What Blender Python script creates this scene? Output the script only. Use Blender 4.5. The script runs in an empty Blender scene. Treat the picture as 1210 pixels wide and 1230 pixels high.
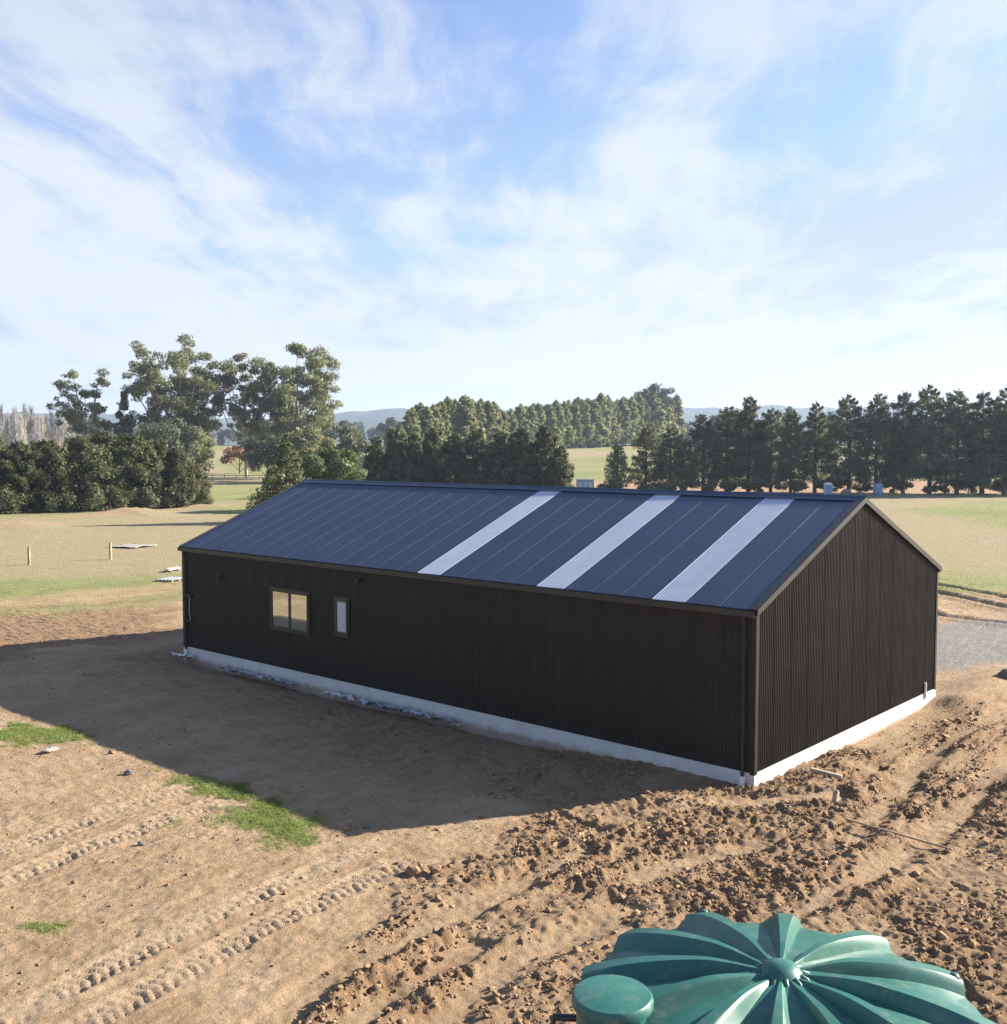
import bpy, math, random
import numpy as np

random.seed(7)
rng = np.random.default_rng(11)
R = math.radians
scene = bpy.context.scene

# ------------------------------------------------------------------ camera
CAM = (-18.653, -9.896, 6.70)
YAW, PITCH = 0.725331, -0.058947
cam_data = bpy.data.cameras.new("camera")
cam = bpy.data.objects.new("camera", cam_data)
scene.collection.objects.link(cam)
cam.location = CAM
cam.rotation_euler = (math.pi / 2 + PITCH, 0, YAW - math.pi / 2)
cam_data.sensor_fit = 'HORIZONTAL'
cam_data.sensor_width = 36.0
cam_data.lens = 36.0 * 1263.8 / 1210.0
cam_data.clip_start, cam_data.clip_end = 0.1, 30000
scene.camera = cam

# ------------------------------------------------------------------ sun and sky
SUN_DIR = np.array([0.861 * math.cos(R(23.9)), -0.508 * math.cos(R(23.9)), math.sin(R(23.9))])
SUN_EL, SUN_AZ = R(23.9), math.atan2(0.861, -0.508)      # azimuth clockwise from +Y
SKY_STRENGTH, SUN_STRENGTH, EXPOSURE = 0.05, 5.0, 1.72

sun_data = bpy.data.lights.new("sun", 'SUN')
sun_data.energy, sun_data.angle, sun_data.color = SUN_STRENGTH, R(0.5), (1.0, 0.92, 0.80)
sun = bpy.data.objects.new("sun", sun_data)
scene.collection.objects.link(sun)
from mathutils import Vector, Matrix
sun.rotation_euler = Vector(SUN_DIR).to_track_quat('Z', 'Y').to_euler()
sun.location = (40, -25, 40)

scene.view_settings.view_transform = 'Standard'
scene.view_settings.look = 'None'
scene.view_settings.exposure = EXPOSURE
scene.view_settings.gamma = 1.0
scene.view_settings.use_curve_mapping = False
scene.cycles.use_denoising = True
scene.cycles.denoising_prefilter = 'NONE'
scene.cycles.max_bounces = 6
scene.cycles.diffuse_bounces = 3
scene.cycles.glossy_bounces = 3
scene.cycles.transmission_bounces = 4
scene.cycles.volume_bounces = 0
scene.cycles.sample_clamp_indirect = 6.0


class NT:
    """small helper to wire node trees"""
    def __init__(self, tree):
        self.t = tree
        tree.nodes.clear()

    def n(self, kind, **kw):
        nd = self.t.nodes.new(kind)
        for k, v in kw.items():
            setattr(nd, k, v)
        return nd

    def link(self, a, b):
        self.t.links.new(a, b)

    def put(self, sock, v):
        if isinstance(v, bpy.types.NodeSocket):
            self.link(v, sock)
        elif v is not None:
            sock.default_value = v

    def math(self, op, a, b=None, c=None, clamp=False):
        nd = self.n('ShaderNodeMath', operation=op, use_clamp=clamp)
        for s, v in zip(nd.inputs, (a, b, c)):
            self.put(s, v)
        return nd.outputs[0]

    def mix(self, f, a, b):
        nd = self.n('ShaderNodeMix', data_type='RGBA')
        self.put(nd.inputs[0], f)
        self.put(nd.inputs[6], a if isinstance(a, bpy.types.NodeSocket) else (*a, 1))
        self.put(nd.inputs[7], b if isinstance(b, bpy.types.NodeSocket) else (*b, 1))
        return nd.outputs[2]

    def noise(self, vec, scale, detail=4, rough=0.55, dist=0.0):
        nd = self.n('ShaderNodeTexNoise')
        self.put(nd.inputs['Vector'], vec)
        nd.inputs['Scale'].default_value = scale
        nd.inputs['Detail'].default_value = detail
        nd.inputs['Roughness'].default_value = rough
        nd.inputs['Distortion'].default_value = dist
        return nd.outputs[0]

    def ramp(self, v, lo, hi):
        nd = self.n('ShaderNodeMapRange', interpolation_type='SMOOTHSTEP')
        self.put(nd.inputs[0], v)
        nd.inputs[1].default_value, nd.inputs[2].default_value = lo, hi
        return nd.outputs[0]

    def mapping(self, vec, loc=(0, 0, 0), rot=(0, 0, 0), sc=(1, 1, 1)):
        nd = self.n('ShaderNodeMapping')
        self.put(nd.inputs[0], vec)
        nd.inputs[1].default_value, nd.inputs[2].default_value, nd.inputs[3].default_value = loc, rot, sc
        return nd.outputs[0]


world = bpy.data.worlds.new("World")
scene.world = world
world.use_nodes = True
w = NT(world.node_tree)
geo = w.n('ShaderNodeTexCoord').outputs['Generated']
sky = w.n('ShaderNodeTexSky', sky_type='NISHITA', sun_disc=False, sun_elevation=SUN_EL, sun_rotation=SUN_AZ,
          altitude=50, air_density=1.0, dust_density=0.6, ozone_density=2.0)
sep = w.n('ShaderNodeSeparateXYZ'); w.link(geo, sep.inputs[0])
zc = w.math('MAXIMUM', sep.outputs[2], 0.0)
den = w.math('ADD', zc, 0.10)
comb = w.n('ShaderNodeCombineXYZ')
w.link(w.math('DIVIDE', sep.outputs[0], den), comb.inputs[0])
w.link(w.math('DIVIDE', sep.outputs[1], den), comb.inputs[1])
plane = w.mapping(comb.outputs[0], rot=(0, 0, -(YAW - math.pi / 2)))      # x to the right, y away
warp = w.noise(plane, 0.55, 3, 0.5)
wv = w.n('ShaderNodeVectorMath', operation='MULTIPLY_ADD')
cw = w.n('ShaderNodeCombineXYZ'); w.link(warp, cw.inputs[0]); w.link(warp, cw.inputs[1])
w.link(cw.outputs[0], wv.inputs[0]); wv.inputs[1].default_value = (0.9, 0.9, 0); w.link(plane, wv.inputs[2])
puffs = w.noise(w.mapping(wv.outputs[0], loc=(3.3, 1.7, 0), rot=(0, 0, R(-24)), sc=(0.9, 0.75, 1)), 0.95, 7, 0.6)
wisps = w.noise(w.mapping(wv.outputs[0], loc=(1.2, 6.1, 0), rot=(0, 0, R(-66)), sc=(2.6, 0.6, 1)), 1.2, 8, 0.66)
cl = w.math('ADD', w.math('MULTIPLY', puffs, 0.58), w.math('MULTIPLY', wisps, 0.42))
cl = w.math('ADD', cl, w.math('MULTIPLY', w.math('POWER', w.math('SUBTRACT', 1.0, zc), 6.0), 0.185))
thin = w.math('MINIMUM', 1.0, w.math('DIVIDE', 0.305, w.math('ADD', zc, 0.04)))      # a thin deck: fainter overhead, thicker along the slant path
cmask = w.math('MULTIPLY', w.math('MULTIPLY', w.math('ADD', w.math('MULTIPLY', w.ramp(cl, 0.468, 0.615), 0.88), 0.05), 0.98), thin)
hz = w.math('POWER', w.math('SUBTRACT', 1.0, zc), 9.0)                   # milky air near the horizon
skyc = w.n('ShaderNodeVectorMath', operation='MULTIPLY'); w.link(sky.outputs[0], skyc.inputs[0])
skyc.inputs[1].default_value = (1.03, 1.12, 1.36)
cap = w.n('ShaderNodeVectorMath', operation='MINIMUM'); w.link(skyc.outputs[0], cap.inputs[0]); cap.inputs[1].default_value = (3.3, 4.0, 5.4)
milky = w.mix(w.math('MULTIPLY', hz, 0.62), cap.outputs[0], (4.25, 4.7, 5.35))
final = w.mix(cmask, milky, (5.1, 5.35, 5.7))
bg = w.n('ShaderNodeBackground'); w.link(final, bg.inputs[0]); bg.inputs[1].default_value = SKY_STRENGTH
w.link(bg.outputs[0], w.n('ShaderNodeOutputWorld').inputs[0])


# ------------------------------------------------------------------ object helpers
def link(o):
    scene.collection.objects.link(o)
    return o


def tag(o, label=None, cat=None, group=None, kind=None):
    for k, v in (('label', label), ('category', cat), ('group', group), ('kind', kind)):
        if v:
            o[k] = v
    return o


def empty(name, loc=(0, 0, 0), rz=0.0):
    o = bpy.data.objects.new(name, None)
    o.location = loc
    o.rotation_euler = (0, 0, rz)
    o.empty_display_size = 0.3
    return link(o)


def mesh_np(name, v, f, smooth=False, sharp=None):
    """numpy verts (n,3) and faces (m,3|4) into a mesh"""
    v = np.asarray(v, dtype=np.float32); f = np.asarray(f, dtype=np.int32)
    me = bpy.data.meshes.new(name)
    me.vertices.add(len(v)); me.vertices.foreach_set('co', v.ravel())
    k = f.shape[1]
    me.loops.add(f.size); me.loops.foreach_set('vertex_index', f.ravel())
    me.polygons.add(len(f)); me.polygons.foreach_set('loop_start', np.arange(0, f.size, k, dtype=np.int32))
    if smooth:
        me.polygons.foreach_set('use_smooth', np.ones(len(f), dtype=bool))
    me.update(calc_edges=True)
    if smooth and sharp:
        me.set_sharp_from_angle(angle=R(sharp))
    return me


def add(name, me, mat, parent=None, loc=None):
    o = bpy.data.objects.new(name, me)
    if mat and not me.materials:
        me.materials.append(mat)
    if parent:
        o.parent = parent
    if loc is not None:
        o.location = loc
    return link(o)


class MB:
    """collects boxes, tubes and prisms as one polygon soup"""
    def __init__(self):
        self.v, self.f = [], []

    def poly(self, vs, fs):
        b = len(self.v)
        self.v += [tuple(p) for p in vs]
        self.f += [tuple(b + i for i in q) for q in fs]
        return self

    def box(self, x0, x1, y0, y1, z0, z1):
        return self.poly([(x0, y0, z0), (x1, y0, z0), (x1, y1, z0), (x0, y1, z0), (x0, y0, z1), (x1, y0, z1), (x1, y1, z1), (x0, y1, z1)],
                         [(0, 3, 2, 1), (4, 5, 6, 7), (0, 1, 5, 4), (1, 2, 6, 5), (2, 3, 7, 6), (3, 0, 4, 7)])

    def tube(self, pts, rads, n=6):
        pts = [Vector(p) for p in pts]
        rings = []
        for i, p in enumerate(pts):
            d = (pts[min(i + 1, len(pts) - 1)] - pts[max(i - 1, 0)]).normalized()
            a = d.orthogonal().normalized(); b = d.cross(a)
            r = rads[i] if hasattr(rads, '__len__') else rads
            rings.append([p + (a * math.cos(2 * math.pi * k / n) + b * math.sin(2 * math.pi * k / n)) * r for k in range(n)])
        vs = [q for ring in rings for q in ring]
        fs = [(i * n + k, i * n + (k + 1) % n, (i + 1) * n + (k + 1) % n, (i + 1) * n + k) for i in range(len(pts) - 1) for k in range(n)]
        fs += [tuple(range(n - 1, -1, -1)), tuple(range((len(pts) - 1) * n, len(pts) * n))]
        return self.poly(vs, fs)

    def lathe(self, prof, n=24, c=(0, 0)):
        vs = [(c[0] + r * math.cos(2 * math.pi * k / n), c[1] + r * math.sin(2 * math.pi * k / n), z) for r, z in prof for k in range(n)]
        fs = [(i * n + k, i * n + (k + 1) % n, (i + 1) * n + (k + 1) % n, (i + 1) * n + k) for i in range(len(prof) - 1) for k in range(n)]
        fs += [tuple(range(n - 1, -1, -1)), tuple(range((len(prof) - 1) * n, len(prof) * n))]
        return self.poly(vs, fs)

    def mesh(self, name, smooth=None):
        me = bpy.data.meshes.new(name)
        me.from_pydata(self.v, [], self.f)
        if smooth:
            me.polygons.foreach_set('use_smooth', np.ones(len(self.f), dtype=bool))
            me.set_sharp_from_angle(angle=R(smooth))
        me.update()
        return me

    def build(self, name, mat, parent=None, smooth=None, loc=None):
        return add(name, self.mesh(name, smooth), mat, parent, loc)


def copy_tree(o, parent=None):
    c = o.copy()
    link(c)
    c.parent = parent
    for ch in [x for x in KIDS.get(o.name, [])]:
        copy_tree(ch, c)
    return c


KIDS = {}


# ------------------------------------------------------------------ noise in numpy
def _hash(ix, iy, seed):
    h = (ix.astype(np.int64) * 374761393 + iy.astype(np.int64) * 668265263 + seed * 974634777) & 0xFFFFFFFF
    h = ((h ^ (h >> 13)) * 1274126177) & 0xFFFFFFFF
    return ((h ^ (h >> 16)) & 0xFFFF) / 65535.0


def vnoise(x, y, seed=0):
    ix, iy = np.floor(x), np.floor(y)
    fx, fy = x - ix, y - iy
    fx = fx * fx * fx * (fx * (fx * 6 - 15) + 10); fy = fy * fy * fy * (fy * (fy * 6 - 15) + 10)
    a, b = _hash(ix, iy, seed), _hash(ix + 1, iy, seed)
    c, d = _hash(ix, iy + 1, seed), _hash(ix + 1, iy + 1, seed)
    return (a + (b - a) * fx) * (1 - fy) + (c + (d - c) * fx) * fy


def fbm(x, y, scale, octv=4, seed=0, gain=0.5):
    s, a, tot = 0.0, 1.0, 0.0
    for i in range(octv):
        ca, sa = math.cos(i * 1.1 + .3), math.sin(i * 1.1 + .3)
        s = s + a * vnoise((x * ca - y * sa) * scale, (x * sa + y * ca) * scale, seed + i * 17)
        tot += a; a *= gain; scale *= 2.03
    return s / tot


def sst(a, b, x):
    t = np.clip((x - a) / (b - a), 0, 1)
    return t * t * (3 - 2 * t)


FW = np.array([math.cos(YAW), math.sin(YAW)]); RT = np.array([math.sin(YAW), -math.cos(YAW)])


def place(lat, dep):
    """metres to the right of and away from the photographer -> world x, y"""
    p = np.array(CAM[:2]) + FW * dep + RT * lat
    return float(p[0]), float(p[1])


def pix(px, dep):
    """lateral metres of a picture column at a distance"""
    return (px - 605) / 1263.8 * dep


def seg_dist(x, y, pts):
    """distance to a polyline, arc length along it and signed side"""
    best = np.full(x.shape, 1e9); arc = np.zeros(x.shape); side = np.zeros(x.shape); s0 = 0.0
    for (ax, ay), (bx, by) in zip(pts[:-1], pts[1:]):
        dx, dy = bx - ax, by - ay; L = math.hypot(dx, dy)
        t = np.clip(((x - ax) * dx + (y - ay) * dy) / (L * L), 0, 1)
        d = np.hypot(x - ax - t * dx, y - ay - t * dy)
        m = d < best
        best = np.where(m, d, best); arc = np.where(m, s0 + t * L, arc)
        side = np.where(m, (x - ax) * dy / L - (y - ay) * dx / L, side); s0 += L
    return best, arc, side


TRACKS = [[(-16.5, 1.9), (-13.41, 2.5), (-12.16, 2.69), (-10.41, 3.02), (-8.14, 3.29), (-6.9, 3.34)],
          [(-15.5, 1.2), (-12.91, 1.66), (-11.83, 1.84), (-10.47, 2.12), (-8.74, 2.34), (-7.3, 2.5)],
          [(-14.5, 6.1), (-11.9, 6.54), (-10.38, 6.88), (-7.35, 7.29), (-6.2, 7.4)],
          [(-14, 7.35), (-10.9, 7.92), (-9.18, 8.3), (-7.1, 8.54), (-6, 8.7)]]
STREAKS = [[(-12.5, -1.6), (-10.2, -1.3), (-8.8, -1.09), (-6.2, -1.2)], [(-13, -.3), (-11.45, .09), (-10.0, .44), (-7.7, .55), (-4.8, .6)],
           [(-5.3, -.7), (-4.3, -.9), (-2.6, -1.5)], [(-12.6, -.9), (-10.6, -.55), (-8.6, -.35)], [(-3.2, 1.0), (-1.5, .3), (.5, -1.5)],
           [(-1.5, -2.6), (1.5, -2.2), (6, -1.8), (11, -1.9)], [(-4.5, -3.3), (-1, -3.6), (4, -3.4), (10, -3.2)]]
RUTS = [[(37, 12), (34.45, 8.39), (32.02, 4.47), (30, 1)], [(34, 11), (31.36, 7.31), (28.8, 3.55), (26.5, 0)], [(27, 7), (24.6, 4.95), (24.2, 2.24), (23.4, -1)]]
GREENS = [(-7.6, 5.7, 1.0, 1.35, .15), (-7.1, 7.7, .45, 1.7, .05), (-7.5, 14.6, .55, 1.9, .25), (-8.3, 15.2, .5, 1.2, 0), (-12.1, 4.4, .35, .3, 0),
          (-.6, -8.2, .5, .5, 0), (-4.0, -7.2, .35, .3, 0)]
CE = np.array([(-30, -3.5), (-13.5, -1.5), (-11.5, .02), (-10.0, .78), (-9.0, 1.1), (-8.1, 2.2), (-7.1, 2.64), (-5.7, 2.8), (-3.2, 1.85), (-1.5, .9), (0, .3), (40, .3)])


def yard_masks(x, y):
    n1 = fbm(x, y, .35, 3, 5)
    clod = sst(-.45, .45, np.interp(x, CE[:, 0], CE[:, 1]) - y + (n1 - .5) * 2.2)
    for k, s in enumerate(STREAKS):
        d, a, sd = seg_dist(x, y, s)
        clod = clod * (1 - .92 * (1 - sst(.05, .30, d + (fbm(x, y, 1.6, 3, 60 + k) - .5) * .35)))
    clod = clod * (.5 + .5 * sst(.32, .56, fbm(x, y, .9, 3, 9)))
    clod = clod * (1 - sst(9, 14, x)) * (1 - .8 * (sst(3.5, 5, x) * sst(-1.5, -.3, y)))
    churn_shade = .8 * sst(-5.0, -1.8, x + (n1 - .5) * 4.5) * (x < .3) * sst(-1, 1.5, y) * (1 - sst(21, 24, y)) * (.45 + .55 * sst(.38, .56, fbm(x, y, .8, 3, 15)))  # churned earth along the long wall, its darker colour deepening the shed's shadow
    clod = np.maximum(clod, churn_shade)
    far_rough = sst(.44, .56, fbm(x * .5 + y * .25, y * .9, .45, 4, 13)) * sst(22.5, 25, y) * (1 - sst(33, 37, y)) * (1 - sst(7, 9, x))
    clod = np.maximum(clod, far_rough)
    green = np.zeros(x.shape)
    ng = fbm(x, y, 2.2, 4, 33)
    for gx, gy, ra, rb, rot in GREENS:
        dx, dy = x - gx, y - gy
        u = (dx * math.cos(rot) + dy * math.sin(rot)) / ra; v = (-dx * math.sin(rot) + dy * math.cos(rot)) / rb
        green = np.maximum(green, 1 - sst(.35, 1.2, np.hypot(u, v) + (ng - .5) * 1.6))
    return clod, green


def far_z(x, y):
    dep = (x - CAM[0]) * FW[0] + (y - CAM[1]) * FW[1]; lat = (x - CAM[0]) * RT[0] + (y - CAM[1]) * RT[1]
    rr = np.hypot(dep, lat)
    z = 9.0 * sst(230, 520, rr) + 5 * sst(500, 2400, rr)
    z = z + 2.2 * (fbm(x, y, 1 / 160., 3, 3) - .5) * sst(60, 300, rr)
    return z


def ground_z(x, y):
    x = np.asarray(x, dtype=float); y = np.asarray(y, dtype=float)
    z = far_z(x, y)
    near = (1 - sst(34, 60, np.hypot(x + 2, y - 8)))
    z = z + .10 * (fbm(x, y, .25, 3, 2) - .5) * near + .05 * (fbm(x, y, 1.1, 4, 4) - .5) * near
    # spoil thrown up against the gable foundation, sunk strip beside it, spoil at its far corner
    def bump(cx, cy, a, b, h, rot=0):
        dx, dy = x - cx, y - cy
        u = (dx * math.cos(rot) + dy * math.sin(rot)) / a; v = (-dx * math.sin(rot) + dy * math.cos(rot)) / b
        return h * np.exp(-(u * u + v * v))
    z = z - .27 * np.exp(-(x / .8) ** 2) * sst(1, 7, y) * (1 - sst(20.5, 22, y)) - .12 * sst(3.5, 5, x) * (1 - sst(9, 10, x)) * np.exp(-((y + .1) / 1.1) ** 2)
    z = z + bump(2.4, -.9, 1.6, .5, .20) + bump(.2, -1.1, 1.0, .45, .08) + bump(-1.7, .6, 1.3, .4, .14, -.55) + bump(9.9, -.75, .7, .5, .16) + bump(5.6, -2.4, 2.6, .6, .22)
    z = z + bump(3.2, -4.2, 2.2, .8, .2, .4) + bump(12.5, -.6, 2.2, .7, .25) + bump(-3.2, -3.2, 1.5, .8, .12)
    # earth heaps before the cypress hedge
    for cx, cy, a, b, h in ((36.5, 92.5, 3.6, 1.4, .62), (40.5, 94.5, 2.4, 1.2, .5), (22, 84, 3, 1.2, .5), (50, 98.5, 3, 1.2, .45), (55, 101.5, 2.5, 1.2, .5)):
        z = z + bump(cx, cy, a, b, h, .42) * (.35 + 1.3 * fbm(x, y, .6, 4, 71, .7))
    return z


def yard_relief(x, y, clod, green):
    """clods, tyre lugs and ruts on the bare earth"""
    z = np.zeros(x.shape)
    ridg = 1 - np.abs(2 * fbm(x, y, 3.4, 4, 21) - 1)
    lump = fbm(x, y, 6.5, 3, 22, .6)
    z = z + clod * (1 - .4 * sst(20, 24, y)) * (.10 * (lump - .42) + .09 * (fbm(x, y, 11, 2, 23, .6) - .5) + .10 * (ridg - .72) + .09 * (fbm(x, y, 1.7, 3, 24) - .5))
    flat = 1 - clod
    z = z + flat * .06 * (fbm(x, y, 4.0, 4, 26, .65) - .5) + flat * .022 * (fbm(x, y, 10, 2, 27) - .5) + flat * .05 * np.minimum(fbm(x, y, 2.0, 4, 28) - .42, 0)
    for k, t in enumerate(TRACKS):
        d, a, sd = seg_dist(x, y, t)
        inn = 1 - sst(.20, .27, d)
        lug = np.sin(2 * math.pi * (a / .15 + np.abs(sd) * 3.2 + .5 * fbm(x, y, 2.2, 2, 66 + k)))
        fade = sst(.3, .62, fbm(x, y, .9, 3, 80 + k)) * .65 + .35
        z = z + inn * fade * (-.012 + .011 * np.clip(lug * 4, -1, 1)) + fade * .012 * np.exp(-((d - .31) / .06) ** 2)
    for k, t in enumerate(STREAKS):
        d, a, sd = seg_dist(x, y, t)
        z = z - .05 * (1 - sst(.2, .4, d)) + .05 * np.exp(-((d - .48) / .1) ** 2) * clod
    for t in RUTS:
        d, a, sd = seg_dist(x, y, t)
        z = z - .13 * (1 - sst(.15, .4, d)) + .10 * np.exp(-((d - .6) / .22) ** 2)
    return z


# ------------------------------------------------------------------ materials
MATS = {}


def principled(name):
    m = bpy.data.materials.new(name)
    m.use_nodes = True
    t = NT(m.node_tree)
    out = t.n('ShaderNodeOutputMaterial'); b = t.n('ShaderNodeBsdfPrincipled')
    t.link(b.outputs[0], out.inputs[0])
    MATS[name] = m
    return m, t, b


def simple(name, col, rough=.6, metal=0.0, var=.12, scale=6.0, bump=0.0, bscale=40, spec=.5, objvar=0.0, coat=0):
    m, t, b = principled(name)
    co = t.n('ShaderNodeTexCoord').outputs['Object']
    nz = t.noise(co, scale, 5, .6)
    dark = tuple(c * (1 - var) for c in col); lite = tuple(min(1, c * (1 + var)) for c in col)
    c = t.mix(t.ramp(nz, .3, .7), dark, lite)
    if objvar:
        oi = t.n('ShaderNodeObjectInfo').outputs['Random']
        c = t.mix(t.math('MULTIPLY', oi, objvar), c, tuple(min(1, q * 2) for q in col))
    t.link(c, b.inputs['Base Color'])
    b.inputs['Roughness'].default_value = rough
    b.inputs['Metallic'].default_value = metal
    b.inputs['Specular IOR Level'].default_value = spec
    b.inputs['Coat Weight'].default_value = coat
    if bump:
        bn = t.n('ShaderNodeBump'); bn.inputs['Strength'].default_value = bump; bn.inputs['Distance'].default_value = .02
        t.link(t.noise(co, bscale, 4, .6), bn.inputs['Height']); t.link(bn.outputs[0], b.inputs['Normal'])
    return m


M_WALL = simple('black_steel_cladding', (.022, .0188, .0140), .5, 0, .25, 1.1, spec=.26, objvar=.10)
M_ROOF = simple('navy_black_steel_roofing', (.030, .042, .084), .33, 0, .12, .9, spec=.7, objvar=.05)
M_TRIM = simple('olive_black_flashing', (.028, .026, .020), .42, 0, .12, 2.0, spec=.5)
M_SKYL = simple('milky_fibreglass', (.46, .49, .58), .42, 0, .07, 2.2, spec=.5)
m, t, b = principled('white_foundation_board')
co = t.n('ShaderNodeTexCoord').outputs['Object']
sz3 = t.n('ShaderNodeSeparateXYZ'); t.link(co, sz3.inputs[0])
c = t.mix(t.ramp(t.noise(co, 2.4, 5, .6), .3, .7), (.50, .50, .49), (.58, .58, .575))
mud = t.ramp(t.math('SUBTRACT', t.math('MULTIPLY', t.noise(co, 3.5, 6, .7), .42), sz3.outputs[2]), .16, .34)
t.link(t.mix(t.math('MULTIPLY', mud, .75), c, (.26, .18, .115)), b.inputs['Base Color']); b.inputs['Roughness'].default_value = .85
M_CONC = m
M_WHITE = simple('white_plastic', (.70, .71, .72), .45, 0, .08, 3.0)
M_FRAME = simple('bronze_aluminium', (.050, .048, .042), .38, .3, .1, 4)
M_DARK = simple('black_plastic', (.02, .02, .022), .45, 0, .1, 4)
M_GALV = simple('galvanised_steel', (.45, .47, .5), .4, .6, .1, 3)
M_LAP = simple('bare_lap_edge', (.040, .050, .085), .5, 0, .6, 1.1)
M_WOOD = simple('weathered_timber', (.30, .22, .14), .8, 0, .3, 9, .4, 30)
M_PALE = simple('pale_timber', (.34, .27, .19), .75, 0, .2, 9, .3, 30)
M_TARP = simple('dusty_canvas', (.35, .335, .29), .8, 0, .15, 2)
M_BLUE = simple('faded_blue_paint', (.16, .27, .46), .5, 0, .15, 3)
M_PBLUE = simple('pale_blue_plastic', (.34, .46, .62), .5, 0, .12, 3)
M_STONE = simple('grey_stone', (.15, .135, .12), .85, 0, .25, 6, .5, 18)
M_POLY = simple('crumpled_polythene', (.44, .47, .55), .3, 0, .5, 9)

# glass: reflective double glazing over a dim room
m, t, b = principled('window_glass')
b.inputs['Base Color'].default_value = (.60, .68, .64, 1); b.inputs['Metallic'].default_value = 1.0; b.inputs['Roughness'].default_value = .05
M_GLASS = m
m, t, b = principled('frosted_glass')
co = t.n('ShaderNodeTexCoord').outputs['Object']
t.link(t.mix(t.noise(co, 60, 3), (.40, .45, .50), (.48, .52, .56)), b.inputs['Base Color']); b.inputs['Roughness'].default_value = .25
M_FROST = m

# tank plastic with dust
m, t, b = principled('green_polyethylene')
co = t.n('ShaderNodeTexCoord').outputs['Object']
base = t.mix(t.ramp(t.noise(co, 1.8, 5, .6), .35, .7), (.018, .104, .082), (.030, .135, .108))
dust = t.ramp(t.noise(co, 6, 8, .75), .48, .72)
c = t.mix(t.math('MULTIPLY', dust, .34), base, (.25, .25, .2))
t.link(c, b.inputs['Base Color'])
t.link(t.math('ADD', t.math('MULTIPLY', t.noise(co, 5, 4), .18), .33), b.inputs['Roughness'])
bn = t.n('ShaderNodeBump'); bn.inputs['Strength'].default_value = .06; bn.inputs['Distance'].default_value = .02
t.link(t.noise(co, 14, 3), bn.inputs['Height']); t.link(bn.outputs[0], b.inputs['Normal'])
M_TANK = m

# ground: attributes carry which cover lies where (grass, gravel, churned earth, also shade painted along the long wall)
m, t, b = principled('farm_ground')
co = t.n('ShaderNodeTexCoord').outputs['Object']
at = t.n('ShaderNodeAttribute', attribute_name='cover'); sp = t.n('ShaderNodeSeparateColor'); t.link(at.outputs[0], sp.inputs[0])
at2 = t.n('ShaderNodeAttribute', attribute_name='cover2'); sp2 = t.n('ShaderNodeSeparateColor'); t.link(at2.outputs[0], sp2.inputs[0])
grass, gravel, clod, green, dry, tilled = sp.outputs[0], sp.outputs[1], sp.outputs[2], sp2.outputs[0], sp2.outputs[1], sp2.outputs[2]
nA, nB, nC, nD = t.noise(co, .55, 6, .62), t.noise(co, 2.6, 6, .65), t.noise(co, 13, 5, .7), t.noise(co, 60, 4, .7)
streak = t.noise(t.mapping(co, rot=(0, 0, R(-8)), sc=(.5, 2.2, 1)), 1.6, 6, .65)
tan = t.mix(t.ramp(nA, .3, .72), (.34, .232, .138), (.46, .335, .212))
tan = t.mix(t.math('MULTIPLY', t.ramp(nB, .50, .70), .6), tan, (.25, .158, .09))
tan = t.mix(t.math('MULTIPLY', t.ramp(streak, .52, .70), .6), tan, (.50, .375, .25))
smear = t.noise(t.mapping(co, loc=(5, 3, 0), rot=(0, 0, R(-12)), sc=(.55, 2.4, 1)), 4.5, 7, .75)
tan = t.mix(t.math('MULTIPLY', t.ramp(smear, .50, .66), .55), tan, (.25, .16, .092))
tan = t.mix(t.math('MULTIPLY', at.outputs['Alpha'], .55), tan, (.48, .36, .24))
tan = t.mix(t.math('MULTIPLY', t.ramp(nC, .52, .68), .5), tan, (.19, .12, .07))
tan = t.mix(t.math('MULTIPLY', t.ramp(nD, .56, .74), .35), tan, (.11, .07, .045))
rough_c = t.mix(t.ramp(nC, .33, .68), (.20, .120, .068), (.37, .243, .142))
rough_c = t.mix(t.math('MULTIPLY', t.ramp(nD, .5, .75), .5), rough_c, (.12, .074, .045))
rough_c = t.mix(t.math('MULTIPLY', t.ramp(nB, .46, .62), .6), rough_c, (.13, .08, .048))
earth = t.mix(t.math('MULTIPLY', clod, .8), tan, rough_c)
gA, gB, gC = t.noise(t.mapping(co, rot=(0, 0, R(42)), sc=(.35, 1, 1)), .09, 6, .66), t.noise(co, .7, 6, .68), t.noise(co, 5.5, 6, .75)
past = t.mix(t.ramp(gA, .34, .66), (.190, .212, .073), (.268, .268, .112))
past = t.mix(t.math('MULTIPLY', t.ramp(gB, .44, .66), .65), past, (.14, .16, .055))
past = t.mix(t.math('MULTIPLY', t.ramp(gC, .46, .66), .6), past, (.38, .345, .18))
past = t.mix(t.math('MULTIPLY', dry, .8), past, (.33, .265, .165))
grav = t.mix(t.ramp(nC, .3, .7), (.20, .185, .165), (.30, .275, .245))
grav = t.mix(t.math('MULTIPLY', t.ramp(nB, .5, .7), .35), grav, (.33, .26, .19))
lush = t.mix(t.ramp(nC, .3, .7), (.19, .22, .07), (.26, .25, .12))
till = t.mix(t.ramp(gB, .3, .7), (.33, .19, .11), (.40, .28, .17))
col = t.mix(gravel, earth, grav)
col = t.mix(grass, col, past)
col = t.mix(t.math('MULTIPLY', t.ramp(t.math('ADD', green, t.math('MULTIPLY', t.math('SUBTRACT', nC, .5), .9)), .2, .9), .8), col, lush)
col = t.mix(tilled, col, till)
t.link(col, b.inputs['Base Color'])
b.inputs['Roughness'].default_value = .95; b.inputs['Specular IOR Level'].default_value = .12
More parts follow.
